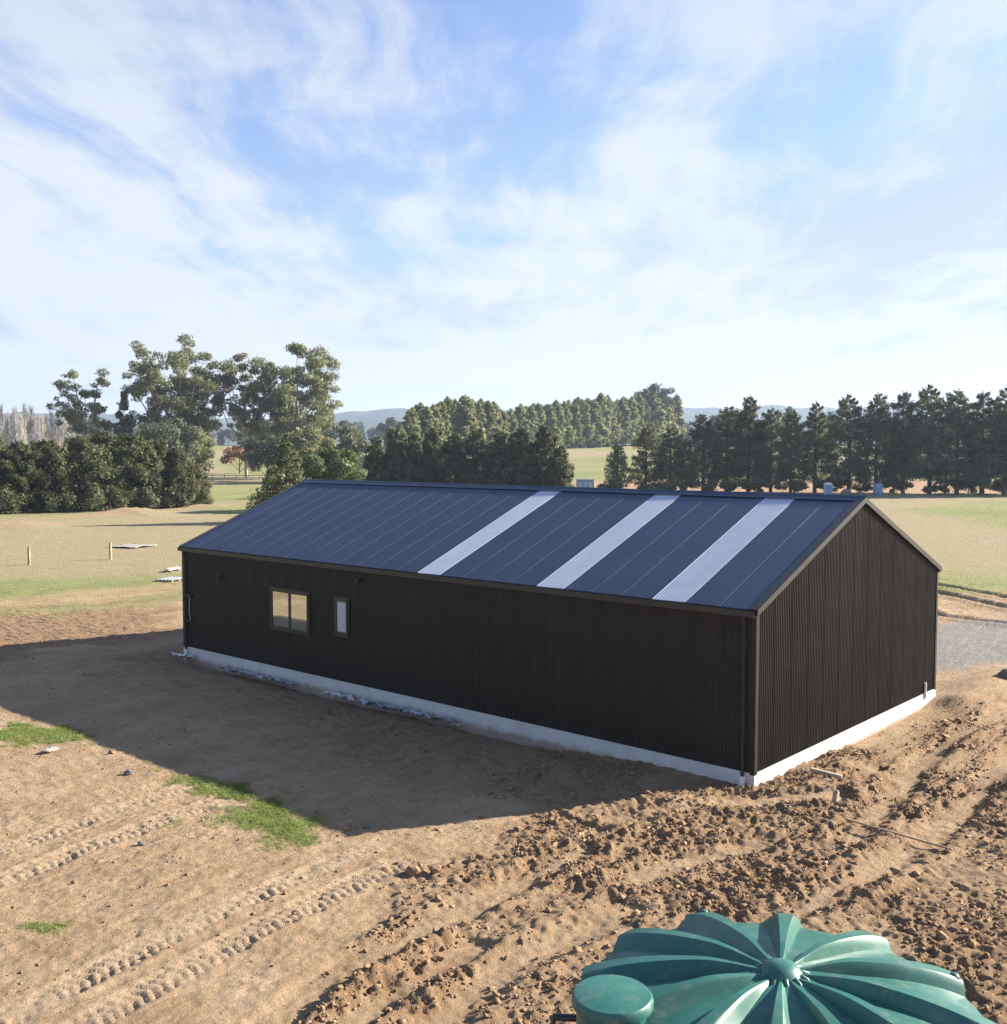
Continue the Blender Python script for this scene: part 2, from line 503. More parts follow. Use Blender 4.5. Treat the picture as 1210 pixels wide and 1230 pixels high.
bn = t.n('ShaderNodeBump'); bn.inputs['Strength'].default_value = 1.0; bn.inputs['Distance'].default_value = .09
hgt = t.math('ADD', t.math('MULTIPLY', t.noise(co, 8, 8, .78), .8), t.math('ADD', t.math('MULTIPLY', nD, .22), t.math('MULTIPLY', smear, .3)))
t.link(hgt, bn.inputs['Height']); t.link(bn.outputs[0], b.inputs['Normal'])
M_GROUND = m

m, t, b = principled('dry_soil')
co = t.n('ShaderNodeTexCoord').outputs['Object']
c = t.mix(t.ramp(t.noise(co, 1.6, 5, .65), .3, .7), (.17, .106, .063), (.34, .228, .138))
c = t.mix(t.math('MULTIPLY', t.ramp(t.noise(co, 22, 3), .5, .7), .5), c, (.12, .075, .047))
t.link(c, b.inputs['Base Color']); b.inputs['Roughness'].default_value = .95; b.inputs['Specular IOR Level'].default_value = .1
M_SOIL = m


def foliage(name, dark, lite, tip, scale=.5, tipmix=.4, trans=.25, objvar=.25):
    m = bpy.data.materials.new(name); m.use_nodes = True
    t = NT(m.node_tree)
    co = t.n('ShaderNodeTexCoord').outputs['Object']; oi = t.n('ShaderNodeObjectInfo').outputs['Random']
    c = t.mix(t.ramp(t.noise(co, scale, 4, .6), .32, .68), dark, lite)
    c = t.mix(t.math('MULTIPLY', t.ramp(t.noise(co, scale * 4.3, 3, .6), .5, .72), tipmix), c, tip)
    hs = t.n('ShaderNodeHueSaturation')
    t.link(t.math('ADD', t.math('MULTIPLY', oi, objvar * .12), .5 - objvar * .06), hs.inputs['Hue'])
    t.link(t.math('ADD', t.math('MULTIPLY', oi, objvar), 1 - objvar / 2), hs.inputs['Value']); t.link(c, hs.inputs['Color'])
    c = hs.outputs[0]
    d = t.n('ShaderNodeBsdfDiffuse'); tr = t.n('ShaderNodeBsdfTranslucent'); g = t.n('ShaderNodeBsdfGlossy')
    g.inputs['Roughness'].default_value = .5; g.inputs['Color'].default_value = (.5, .5, .5, 1)
    t.link(c, d.inputs[0]); t.link(c, tr.inputs[0])
    m1 = t.n('ShaderNodeMixShader'); m1.inputs[0].default_value = trans
    t.link(d.outputs[0], m1.inputs[1]); t.link(tr.outputs[0], m1.inputs[2])
    m2 = t.n('ShaderNodeMixShader'); m2.inputs[0].default_value = .04
    t.link(m1.outputs[0], m2.inputs[1]); t.link(g.outputs[0], m2.inputs[2])
    t.link(m2.outputs[0], t.n('ShaderNodeOutputMaterial').inputs[0])
    return m


M_CYP = foliage('cypress_foliage', (.088, .110, .058), (.155, .172, .084), (.250, .215, .112), .45, .5, .5)
M_HEDGE = foliage('hedge_foliage', (.070, .088, .036), (.135, .140, .058), (.280, .225, .095), .5, .5, .5)
M_EUC = foliage('eucalypt_foliage', (.155, .180, .080), (.235, .240, .105), (.345, .295, .130), .35, .5, .52)
M_PINE = foliage('pine_foliage', (.190, .215, .085), (.290, .305, .120), (.360, .345, .150), .3, .5, .52)
M_LIME = foliage('light_green_foliage', (.070, .100, .035), (.130, .160, .055), (.190, .200, .090), .6, .5, .3)
M_RUST = foliage('russet_foliage', (.34, .20, .11), (.42, .27, .16), (.46, .32, .20), .6, .5, .2)
M_GREY = foliage('far_grey_green_foliage', (.085, .105, .060), (.135, .150, .085), (.190, .185, .110), .2, .4, .35)
M_GRASS = foliage('grass_blades', (.19, .25, .060), (.27, .32, .095), (.36, .35, .150), 2.0, .5, .45, 0)
M_DRYG = foliage('dry_grass_blades', (.20, .195, .085), (.27, .25, .125), (.34, .295, .17), .5, .5, .35, 0)
M_BARK = simple('brown_bark', (.085, .066, .050), .9, 0, .3, 3, .4, 12)
M_PBARK = simple('pale_bark', (.36, .32, .27), .85, 0, .35, 1.2, .3, 8)
M_TWIG = simple('pale_grey_twigs', (.34, .31, .27), .9, 0, .2, .8)

# ------------------------------------------------------------------ the ground: one sheet out to the horizon


def axis(lo, hi, step, mid_lo, mid_hi, mid_step, far):
    core = np.arange(lo, hi + 1e-6, step)
    def grow(a, lim, s, smax, sign):
        out = []
        while (lim - a) * sign > 0:
            s = min(s * 1.035, smax); a += s * sign; out.append(a)
        return out
    up = grow(core[-1], mid_hi, step, mid_step, 1); dn = grow(core[0], mid_lo, step, mid_step, -1)
    def geo_(a, s, sign):
        out = []
        while abs(a) < far:
            s *= 1.085; a += s * sign; out.append(a)
        return out
    return np.array(sorted(list(core) + up + dn + geo_(up[-1], mid_step, 1) + geo_(dn[-1], mid_step, -1)))


gx = axis(-15.2, .6, .034, -18, 36, .24, 9000)
gy = axis(-7.6, 9.0, .034, -13, 34, .22, 9000)
X, Y = np.meshgrid(gx, gy, indexing='ij')
xs, ys = X.ravel(), Y.ravel()
Z = ground_z(xs, ys)
nearm = (xs > -20) & (xs < 45) & (ys > -18) & (ys < 50)
clodm = np.zeros(xs.shape); greenm = np.zeros(xs.shape)
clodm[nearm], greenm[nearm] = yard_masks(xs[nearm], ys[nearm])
Z[nearm] += yard_relief(xs[nearm], ys[nearm], clodm[nearm], greenm[nearm])
inside = (xs > .15) & (xs < 9.88) & (ys > .15) & (ys < 20.5)
Z[inside] = np.minimum(Z[inside], .0)
# cover: pasture beyond the yard, gravel lane, churned earth, also shade painted along the long wall
nn = fbm(xs, ys, .12, 4, 40); n2 = fbm(xs, ys, .6, 4, 41)
dirt_l = 1 - sst(-2.2, 2.2, ys - 31.5 + (xs - 3) * .05 - (nn - .5) * 10 - (n2 - .5) * 5)
sdiag = (xs * 1.39 + ys * 2.05) / 2.477
dirt_r = 1 - sst(-2.5, 2.5, np.where(xs > 9, sdiag, 0) - 22.5 - (nn - .5) * 6 - (n2 - .5) * 3)
bare = dirt_l * dirt_r
bare = np.maximum(bare, (1 - sst(0, 1.2, np.hypot((xs - 5) / 9, (ys - 36) / 1.7) - .6 + (n2 - .5) * 1.3)) * .8)
for cx, cy in ((36.5, 92.5), (39.5, 94), (22, 84), (50, 97.5), (56, 101)):
    bare = np.maximum(bare, 1 - sst(.6, 1.1, np.hypot((xs - cx) / 6, (ys - cy) / 2.6)))
gravel = sst(8.3, 9.6, sdiag + (n2 - .5) * 1.2) * (1 - sst(15.6, 17.0, sdiag + (n2 - .5) * 1.5)) * sst(10, 11.5, xs)
depg = (xs - CAM[0]) * FW[0] + (ys - CAM[1]) * FW[1]; latg = (xs - CAM[0]) * RT[0] + (ys - CAM[1]) * RT[1]
dry = sst(.45, .62, fbm(xs, ys, .02, 3, 50) + .25 * (1 - sst(0, 25, np.abs(depg - 72))) * (latg < 0)) * sst(34, 58, depg + (nn - .5) * 24)
tilled = sst(166, 172, depg + (nn - .5) * 8) * (1 - sst(215, 240, depg)) * sst(6, 14, latg)
nv = len(gx) * len(gy)
trk = np.zeros(nv)
for tr_ in TRACKS:
    trk[nearm] = np.maximum(trk[nearm], 1 - sst(.2, .34, seg_dist(xs[nearm], ys[nearm], tr_)[0]))
ii = np.arange(nv).reshape(len(gx), len(gy))
quads = np.stack([ii[:-1, :-1], ii[1:, :-1], ii[1:, 1:], ii[:-1, 1:]], -1).reshape(-1, 4)
gme = mesh_np('ground', np.stack([xs, ys, Z], -1), quads, smooth=True)
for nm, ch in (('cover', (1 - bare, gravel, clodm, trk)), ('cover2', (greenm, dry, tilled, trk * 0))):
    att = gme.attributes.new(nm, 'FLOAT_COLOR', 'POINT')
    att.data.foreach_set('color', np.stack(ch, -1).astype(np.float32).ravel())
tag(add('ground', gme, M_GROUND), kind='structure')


def surf_z(x, y):
    x = np.atleast_1d(np.asarray(x, float)); y = np.atleast_1d(np.asarray(y, float))
    c, g = yard_masks(x, y)
    return ground_z(x, y) + yard_relief(x, y, c, g)


def sz(x, y):
    return float(surf_z(x, y)[0])


# ------------------------------------------------------------------ hills on the skyline
def hills():
    # skyline heights (picture rows above eye level) along the bearing, then on around
    cols = np.array([-900, -500, -200, 0, 100, 180, 330, 380, 410, 450, 480, 520, 600, 640, 672, 700, 760, 815, 860, 900, 930, 1000, 1060, 1100, 1150, 1210, 1500, 2100])
    rows = np.array([30, 45, 38, 43, 41, 40, 36, 37, 43, 46, 50, 47, 46, 51, 56, 54, 50, 50, 48, 50, 53, 49, 52, 58, 57, 53, 46, 30])
    n_a, n_r = 420, 40
    col = np.linspace(-900, 2100, n_a); ang = np.arctan((col - 605) / 1263.8)
    hill_d = 3600.0
    prof = np.interp(col, cols, rows) / 1263.8 * hill_d
    prof = prof + 9 * (fbm(col, col * 0, .035, 4, 90) - .5) * 2
    rr = np.linspace(2300, 6200, n_r)
    A, D = np.meshgrid(np.arange(n_a), rr, indexing='ij')
    lat = np.tan(ang)[A] * D; x = CAM[0] + FW[0] * D + RT[0] * lat; y = CAM[1] + FW[1] * D + RT[1] * lat
    g = sst(2300, 3600, D) * (1 - .55 * sst(3700, 6200, D))
    z = 8 + prof[A] * g + 50 * (fbm(x, y, 1 / 520., 4, 91) - .5) * g * (1 - g * .75) + 5 * (fbm(x, y, 1 / 60., 3, 92) - .5)
    ii = np.arange(n_a * n_r).reshape(n_a, n_r)
    q = np.stack([ii[:-1, :-1], ii[1:, :-1], ii[1:, 1:], ii[:-1, 1:]], -1).reshape(-1, 4)
    me = mesh_np('hills', np.stack([x.ravel(), y.ravel(), z.ravel()], -1), q, smooth=True)
    m, t, b = principled('wooded_hillside')
    co = t.n('ShaderNodeTexCoord').outputs['Object']
    c = t.mix(t.ramp(t.noise(co, .006, 5, .6), .42, .6), (.030, .046, .024), (.055, .07, .034))
    c = t.mix(t.ramp(t.noise(co, .0035, 4, .55), .62, .66), c, (.20, .19, .09))
    t.link(c, b.inputs['Base Color']); b.inputs['Roughness'].default_value = 1; b.inputs['Specular IOR Level'].default_value = .05
    tag(add('hills', me, m), kind='structure')


hills()

# ------------------------------------------------------------------ the shed
L, W, ZB, ZE, ZR = 20.64, 10.03, 0.28, 3.58, 5.58
NS = 26
SW = L / NS
shed = empty('shed', (0, 0, 0))
tag(shed, 'long black corrugated steel shed with three pale skylight strips in its roof', 'shed')


def corrugated(width, amp=.012, pitch=.0762, seg=6, lift=.003):
    """profile points (u, w) across one sheet, its near edge riding over the neighbour"""
    n = int(round(width / pitch)) * seg
    pts = [(0.0, amp * math.cos(.4) - .001)]
    for i in range(n + 1):
        u = width * i / n
        pts.append((u, amp * math.cos(2 * math.pi * i / seg + .4) + lift * (1 - u / width)))
    return pts


def sheet_mesh(name, width, length, lift=.002, amp=.013):
    pr = corrugated(width, amp=amp, lift=lift)
    n = len(pr)
    v = [(u, 0, w_) for u, w_ in pr] + [(u, length, w_) for u, w_ in pr]
    f = [(i, i + 1, n + i + 1, n + i) for i in range(n - 1)]
    me = bpy.data.meshes.new(name); me.from_pydata(v, [], f)
    me.polygons.foreach_set('use_smooth', np.ones(len(f), dtype=bool)); me.set_sharp_from_angle(angle=R(75)); me.update()
    return me


# foundation upstand
slab = MB()
slab.box(-.02, W + .02, -.02, L + .02, -.35, ZB)
slab.build('foundation', M_CONC, shed)
# inner lining (keeps the shell closed behind the sheets)
core = MB()
T = .035
core.poly([(T, T, ZB), (W - T, T, ZB), (W - T, L - T, ZB), (T, L - T, ZB), (T, T, ZE - .05), (W - T, T, ZE - .05), (W - T, L - T, ZE - .05), (T, L - T, ZE - .05), (W / 2, T, ZR - .05), (W / 2, L - T, ZR - .05)],
          [(0, 1, 5, 8, 4), (1, 2, 6, 5), (2, 3, 7, 9, 6), (3, 0, 4, 7)])
walls = core.build('wall', M_WALL, shed)
roof_mb = MB()
rl = math.hypot(W / 2, ZR - ZE); ra = math.atan2(ZR - ZE, W / 2)
OV = .06
roof_mb.poly([(-OV + .03, -OV + .02, ZE - .055 - OV * .4), (-OV + .03, L + OV - .02, ZE - .055 - OV * .4), (W / 2, L + OV - .02, ZR - .035), (W / 2, -OV + .02, ZR - .035),
              (W + OV - .03, -OV + .02, ZE - .055 - OV * .4), (W + OV - .03, L + OV - .02, ZE - .055 - OV * .4)],
             [(0, 3, 2, 1), (3, 4, 5, 2)])
roof = roof_mb.build('roof', M_TRIM, shed)
SKY_IDX = {2, 6, 11}
rlen = (W / 2 + OV) / math.cos(ra)
rs_mesh = sheet_mesh('roof_sheet', SW, rlen, .006); rs_mesh.materials.append(M_ROOF); rs_mesh.materials.append(M_LAP); rs_mesh.polygons[0].material_index = 1
sk_mesh = sheet_mesh('skylight_sheet', SW, rlen, .010); sk_mesh.materials.append(M_SKYL)
for i in range(NS):
    for side in (0, 1):
        skyl = i in SKY_IDX and side == 0
        o = add('skylight_sheet' if skyl else 'roof_sheet', sk_mesh if skyl else rs_mesh, None, roof)
        ca, sa = math.cos(ra), math.sin(ra)
        if side == 0:   # local x -> +y, local y -> up slope, local z -> normal
            mtx = Matrix(((0, ca, -sa, -OV), (1, 0, 0, i * SW), (0, sa, ca, ZE - OV * math.tan(ra)), (0, 0, 0, 1)))
        else:
            mtx = Matrix(((0, -ca, sa, W + OV), (1, 0, 0, i * SW), (0, sa, ca, ZE - OV * math.tan(ra)), (0, 0, 0, 1)))
        o.matrix_local = mtx
        if skyl:
            o['label'] = 'pale translucent skylight sheet'
# purlin screw rows as tiny dark washers are too fine; ridge cap with soft roll
rc = MB()
for y0, y1 in ((-OV - .02, 7.0), (6.98, 14.0), (13.98, L + OV + .02)):
    pr = [(-.20, -.085), (-.05, -.018), (-.035, .012), (0, .028), (.035, .012), (.05, -.018), (.20, -.085)]
    v = [(W / 2 + a, y, ZR + .042 + c_ + (.002 if y0 > 0 else 0)) for y in (y0, y1) for a, c_ in pr]
    rc.poly(v, [(k, k + 1, 8 + k, 7 + k) for k in range(6)])
rc.build('ridge_cap', M_ROOF, shed, smooth=40)
# wall sheets, long sides
wh = ZE - ZB - .03
ws_mesh = sheet_mesh('wall_sheet', SW, wh); ws_mesh.materials.append(M_WALL)
for i in range(NS):
    for side in (0, 1):
        o = add('wall_sheet', ws_mesh, None, walls)
        if side == 0:
            o.matrix_local = Matrix(((0, 0, -1, .012), (1, 0, 0, i * SW), (0, 1, 0, ZB - .02), (0, 0, 0, 1)))
        else:
            o.matrix_local = Matrix(((0, 0, 1, W - .012), (1, 0, 0, i * SW), (0, 1, 0, ZB - .02), (0, 0, 0, 1)))
# gable sheets, each cut to the rake
NG = 13
GW = W / NG
for side in (0, 1):
    for i in range(NG):
        pr = corrugated(GW, amp=.014, lift=.0005)
        n = len(pr); u0 = i * GW
        def top(u):
            return ZE - .05 + (ZR - ZE) * (1 - abs(u - W / 2) / (W / 2))
        sgn = -1 if side == 0 else 1
        yy = .012 if side == 0 else L - .012
        v = [(u0 + u, yy + sgn * w_, ZB - .02) for u, w_ in pr] + [(u0 + u, yy + sgn * w_, top(min(max(u0 + u, 0), W))) for u, w_ in pr]
        f = [(k, k + 1, n + k + 1, n + k) for k in range(n - 1)]
        me = bpy.data.meshes.new('wall_sheet'); me.from_pydata(v, [], f)
        me.polygons.foreach_set('use_smooth', np.ones(len(f), dtype=bool)); me.set_sharp_from_angle(angle=R(75)); me.update()
        add('wall_sheet', me, M_WALL, walls)
# corner flashings
for cx, cy, sx, sy in ((0, 0, -1, -1), (W, 0, 1, -1), (0, L, -1, 1), (W, L, 1, 1)):
    q = MB()
    e = .024
    x0, x1 = sorted((cx + sx * e, cx - sx * .09)); y0, y1 = sorted((cy + sy * e, cy + sy * (e - .012)))
    q.box(x0, x1, y0, y1, ZB - .03, ZE - .08)
    x0, x1 = sorted((cx + sx * e, cx + sx * (e - .012))); y0, y1 = sorted((cy + sy * (e - .012), cy - sy * .09))
    q.box(x0, x1, y0, y1, ZB - .03, ZE - .08)
    q.build('corner_flashing', M_WALL, shed)
# barge flashings on the rakes
for yb, sgn in ((0, -1), (L, 1)):
    for s in (0, 1):
        q = MB()
        def px_(a, dz):
            x = a if s == 0 else W - a
            return x, ZE + (ZR - ZE) * (a / (W / 2)) + dz
        xa, za = px_(-OV - .03, 0); xb, zb = px_(W / 2 + .0, 0)
        ya, yo = yb + sgn * .032, yb + sgn * .085
        v = []
        for (x, z) in ((xa, za), (xb, zb)):
            v += [(x, yo, z + .032), (x, yo, z - .095), (x, ya, z - .095), (x, yb - sgn * .10, z + .032), (x, yb - sgn * .10, z + .030), (x, yo - sgn * .012, z + .030)]
        q.poly(v, [(0, 1, 7, 6), (1, 2, 8, 7), (3, 0, 6, 9), (4, 3, 9, 10), (2, 5, 11, 8), (5, 4, 10, 11), (0, 3, 4, 5), (0, 5, 2, 1), (6, 11, 10, 9), (6, 7, 8, 11)])
        q.build('barge_flashing', M_TRIM, shed)
# gutters with brackets
for side in (0, 1):
    q = MB()
    gx0 = -.175 if side == 0 else W + .065
    gx1 = gx0 + .11
    z0, z1 = ZE - .155, ZE - .045
    y0, y1 = -.03, L + .03
    q.box(gx0, gx1, y0, y1, z0, z0 + .008)
    q.box(gx0, gx0 + .006, y0, y1, z0 + .008, z1 + (.0 if side == 0 else .01))
    q.box(gx1 - .006, gx1, y0, y1, z0 + .008, z1 + (.01 if side == 0 else 0))
    q.box(gx0 + .006, gx1 - .006, y0, y0 + .006, z0 + .008, z1)
    q.box(gx0 + .006, gx1 - .006, y1 - .006, y1, z0 + .008, z1)
    g = q.build('gutter', M_TRIM, shed)
    if side == 0:
        bm_ = MB()
        bm_.box(gx0 - .008, gx0 - .001, -.018, .018, z0 - .008, z1 + .012)
        bm_.box(gx0 - .008, gx1 + .05, -.018, .018, z0 - .016, z0 - .008)
        bme = bm_.mesh('gutter_bracket'); bme.materials.append(M_DARK)
        for i in range(1, NS):
            add('gutter_bracket', bme, None, g, (0, i * SW, 0))
# downpipes
for y in (.22, L - .22):
    q = MB()
    q.tube([(-.12, y, ZE - .16), (-.12, y, ZE - .22), (-.075, y, ZE - .36), (-.075, y, .16)], .034, 10)
    d = q.build('downpipe', M_DARK, shed, smooth=40)
    for z in (.9, 1.9, 2.9):
        c_ = MB(); c_.tube([(-.075, y, z - .02), (-.075, y, z + .02)], .05, 10); c_.box(-.045, .0, y - .03, y + .03, z - .014, z + .014)
        c_.build('pipe_clip', M_DARK, d)
    c_ = MB(); c_.lathe([(.062, -.12), (.062, .17), (.075, .17), (.075, .21), (.05, .21)], 14, (-.075, y))
    o = c_.build('drain_collar', M_WHITE, d, smooth=40)
    o['label'] = 'white plastic drain collar'


def window(y0, y1, z0, z1, panes, glass, label):
    fr = MB(); d = .055
    xo, xi = -d, -.004
    b_ = .045
    fr.box(xo, xi, y0, y1, z1 - b_, z1); fr.box(xo, xi, y0, y1, z0, z0 + b_)
    fr.box(xo, xi, y0, y0 + b_, z0 + b_, z1 - b_); fr.box(xo, xi, y1 - b_, y1, z0 + b_, z1 - b_)
    # head flashing and sill
    wn = fr.build('window', M_FRAME, shed)
    wn['label'] = label
    fl = MB(); m_ = .06
    fl.box(-.036, -.003, y0 - m_, y1 + m_, z1 + .002, z1 + m_); fl.box(-.036, -.003, y0 - m_, y1 + m_, z0 - m_, z0 - .002)
    fl.box(-.036, -.003, y0 - m_, y0 - .002, z0 - .002, z1 + .002); fl.box(-.036, -.003, y1 + .002, y1 + m_, z0 - .002, z1 + .002)
    fl.build('flashing', M_TRIM, wn)
    sl = MB(); sl.box(-.085, -.037, y0 - .03, y1 + .03, z0 - .03, z0 - .004); sl.build('sill', M_FRAME, wn)
    ys_ = np.linspace(y0 + b_, y1 - b_, panes + 1)
    for k in range(panes):
        a, c = ys_[k] + (.025 if k else 0), ys_[k + 1] - (.025 if k < panes - 1 else 0)
        sash = MB(); s_ = .028
        xs0, xs1 = -.046 + .010 * k, -.020
        sash.box(xs0, xs1, a, c, z1 - b_ - s_, z1 - b_); sash.box(xs0, xs1, a, c, z0 + b_, z0 + b_ + s_)
        sash.box(xs0, xs1, a, a + s_, z0 + b_ + s_, z1 - b_ - s_); sash.box(xs0, xs1, c - s_, c, z0 + b_ + s_, z1 - b_ - s_)
        sash.build('sash', M_FRAME, wn)
        gl = MB(); gl.box(-.030, -.026, a + s_, c - s_, z0 + b_ + s_, z1 - b_ - s_); gl.build('pane', glass, wn)
    if panes > 1:
        mu = MB(); ym = (y0 + y1) / 2; mu.box(-.05, -.004, ym - .024, ym + .024, z0 + b_, z1 - b_); mu.build('mullion', M_FRAME, wn)


window(14.06, 15.82, 1.44, 2.60, 2, M_GLASS, 'two-pane sliding window')
window(12.33, 12.86, 1.60, 2.58, 1, M_FROST, 'narrow frosted window')
for y, z in ((18.4, 2.75), (11.83, 3.18)):
    q = MB(); q.box(-.05, -.004, y - .06, y + .06, z - .06, z + .06)
    q.tube([(-.05, y, z), (-.13, y - .02, z + .02)], .02, 8)
    q.tube([(-.12, y - .03, z + .05), (-.17, y - .06, z - .09)], [.05, .07], 10)
    o = q.build('wall_light', M_DARK, shed, smooth=40)
q = MB(); q.tube([(9.22, -.045, .16), (9.22, -.045, .58)], .03, 10); q.build('pipe_stub', M_WHITE, shed, smooth=40)['label'] = 'white pipe stub at the far corner'
q = MB(); q.tube([(-.05, 20.15, 1.1), (-.09, 20.18, 1.45), (-.05, 20.2, 1.95)], .012, 6); q.build('cable', M_GALV, shed)
q = MB()
for z in (1.15, 1.98):
    q.box(-.14, -.004, 20.05, 20.3, z, z + .05)
q.build('meter_bracket', M_DARK, shed)

# ------------------------------------------------------------------ the water tank in the foreground
TX, TY, TR, TH = -11.36, -6.28, 1.55, 2.75
tank = empty('water_tank', (TX, TY, 0), R(-12.5))
tag(tank, 'round green plastic water tank with radiating ribs on its domed top', 'water tank')
NRIB = 12
nth, nr = NRIB * 32, 30
th = np.linspace(0, 2 * math.pi, nth, endpoint=False)
u = (th / (2 * math.pi) * NRIB) % 1.0


def trap(u):
    return np.clip((u - .06) / .08, 0, 1) * (1 - np.clip((u - .36) / .17, 0, 1))


wv_ = trap(u)
V = []
r_list = np.concatenate([np.linspace(.15, TR, nr)])
for r in r_list:
    q_ = r / TR
    dome = TH - .05 - .24 * q_ ** 2.2 - .03 * q_ ** 8
    amp = .105 * sst(.0, .4, q_ - .03)
    rr = r + (.02 * wv_ - .02) * q_ ** 6
    V.append(np.stack([rr * np.cos(th), rr * np.sin(th), dome - .05 * sst(0, .4, q_ - .05) + amp * wv_ + .0 * th], -1))
for k, (dr, z) in enumerate(((.015, 2.30), (.02, 2.20), (.0, 2.12))):
    f_ = (k + 1) / 3
    V.append(np.stack([((TR + dr - .06 * (1 - f_)) + .05 * wv_ * (1 - f_)) * np.cos(th), ((TR + dr - .06 * (1 - f_)) + .05 * wv_ * (1 - f_)) * np.sin(th), np.full(nth, z)], -1))
V = np.concatenate(V)
nring = nr + 3
ii = np.arange(nring * nth).reshape(nring, nth)
q = np.stack([ii[:-1], np.roll(ii, -1, 1)[:-1], np.roll(ii, -1, 1)[1:], ii[1:]], -1).reshape(-1, 4)[:, ::-1]
me = mesh_np('domed_top', V, q, smooth=True, sharp=22)
add('domed_top', me, M_TANK, tank)
q = MB()
prof = []
for k in range(13):
    z = 2.14 - k * .165
    prof += [(TR - .01, z), (TR + .03, z - .05), (TR - .01, z - .11)]
prof.append((TR - .01, 0.0))
q.lathe(prof[::-1], 96); q.build('body', M_TANK, tank, smooth=50)
q = MB(); q.lathe([(.20, TH - .13), (.17, TH - .06), (.13, TH - .005), (.07, TH + .025), (.02, TH + .03)], 32)
hub = q.build('hub', M_TANK, tank, smooth=60)
nub = MB(); nub.tube([(.15, 0, TH - .05), (.205, 0, TH - .062), (.225, 0, TH - .08)], [.024, .018, .006], 8)
nme = nub.mesh('nub', 60); nme.materials.append(M_TANK)
for k in range(NRIB):
    o = add('nub', nme, None, hub); o.rotation_euler = (0, 0, (k + .72) / NRIB * 2 * math.pi)
lug_mb = MB(); lug_mb.lathe([(.05, TH - .36), (.045, TH - .25), (.03, TH - .225), (.008, TH - .22)], 12, (TR - .05, 0))
lme = lug_mb.mesh('lifting_lug', 50); lme.materials.append(M_TANK)
for k in (2, 5, 8, 11):
    o = add('lifting_lug', lme, None, tank); o.rotation_euler = (0, 0, (k + .2) / NRIB * 2 * math.pi)
# hatch: raised collar with a bulging round lid
lx, ly = -1.229, .557
q = MB(); q.lathe([(.27, 2.05), (.27, 2.58), (.25, 2.59)], 32, (lx, ly)); hatch = q.build('hatch_collar', M_TANK, tank, smooth=50)
q = MB(); q.lathe([(.285, 2.58), (.305, 2.595), (.305, 2.645), (.285, 2.67), (.18, 2.69), (.02, 2.70)], 40, (lx, ly)); q.build('lid', M_TANK, hatch, smooth=40)
q = MB(); q.tube([(-1.0, 1.0, 2.2), (-1.25, 1.22, 2.2), (-1.28, 1.25, 2.0)], .03, 10); q.build('overflow_pipe', M_DARK, tank, smooth=40)

# ------------------------------------------------------------------ trees


def cards(cen, size, up=.35, elong=1.5, out=None, along=None):
    """small bent leaf-spray faces; cen (n,3), size (n,)"""
    n = len(cen)
    nrm = rng.normal(size=(n, 3)); nrm[:, 2] += up * 2
    if out is not None:
        nrm += out * .9
    nrm /= np.linalg.norm(nrm, axis=1, keepdims=True)
    if along is not None:
        ref = np.cross(nrm, along + .45 * rng.normal(size=(n, 3)))
        a = np.cross(ref, nrm)
    else:
        a = np.cross(nrm, rng.normal(size=(n, 3)))
    a /= np.linalg.norm(a, axis=1, keepdims=True) + 1e-9
    b = np.cross(nrm, a)
    s = size[:, None]
    j = lambda: (1 + .35 * rng.uniform(-1, 1, size=(n, 1)))
    v0 = cen - a * s * elong * .5 * j() ; v2 = cen + a * s * elong * .5 * j()
    v1 = cen + b * s * .5 * j() + nrm * s * .15; v3 = cen - b * s * .5 * j() + nrm * s * .15
    v = np.stack([v0, v1, v2, v3], 1).reshape(-1, 3)
    return v, np.arange(4 * n).reshape(n, 4)


def crown_mesh(v, f, out):
    """leaf faces turned outwards, with normals softened towards the crown's own surface"""
    q = v.reshape(-1, 4, 3)
    g = np.cross(q[:, 2] - q[:, 0], q[:, 3] - q[:, 1])
    flip = (g * out).sum(1) < 0
    q[flip] = q[flip][:, ::-1]
    g[flip] *= -1
    g /= np.linalg.norm(g, axis=1, keepdims=True) + 1e-9
    o = out / (np.linalg.norm(out, axis=1, keepdims=True) + 1e-9)
    nn_ = g * .9 + o * .35 + rng.normal(size=g.shape) * .12
    nn_ /= np.linalg.norm(nn_, axis=1, keepdims=True)
    me = mesh_np('crown', q.reshape(-1, 3), f, smooth=True)
    me.normals_split_custom_set_from_vertices(np.repeat(nn_, 4, axis=0).tolist())
    return me


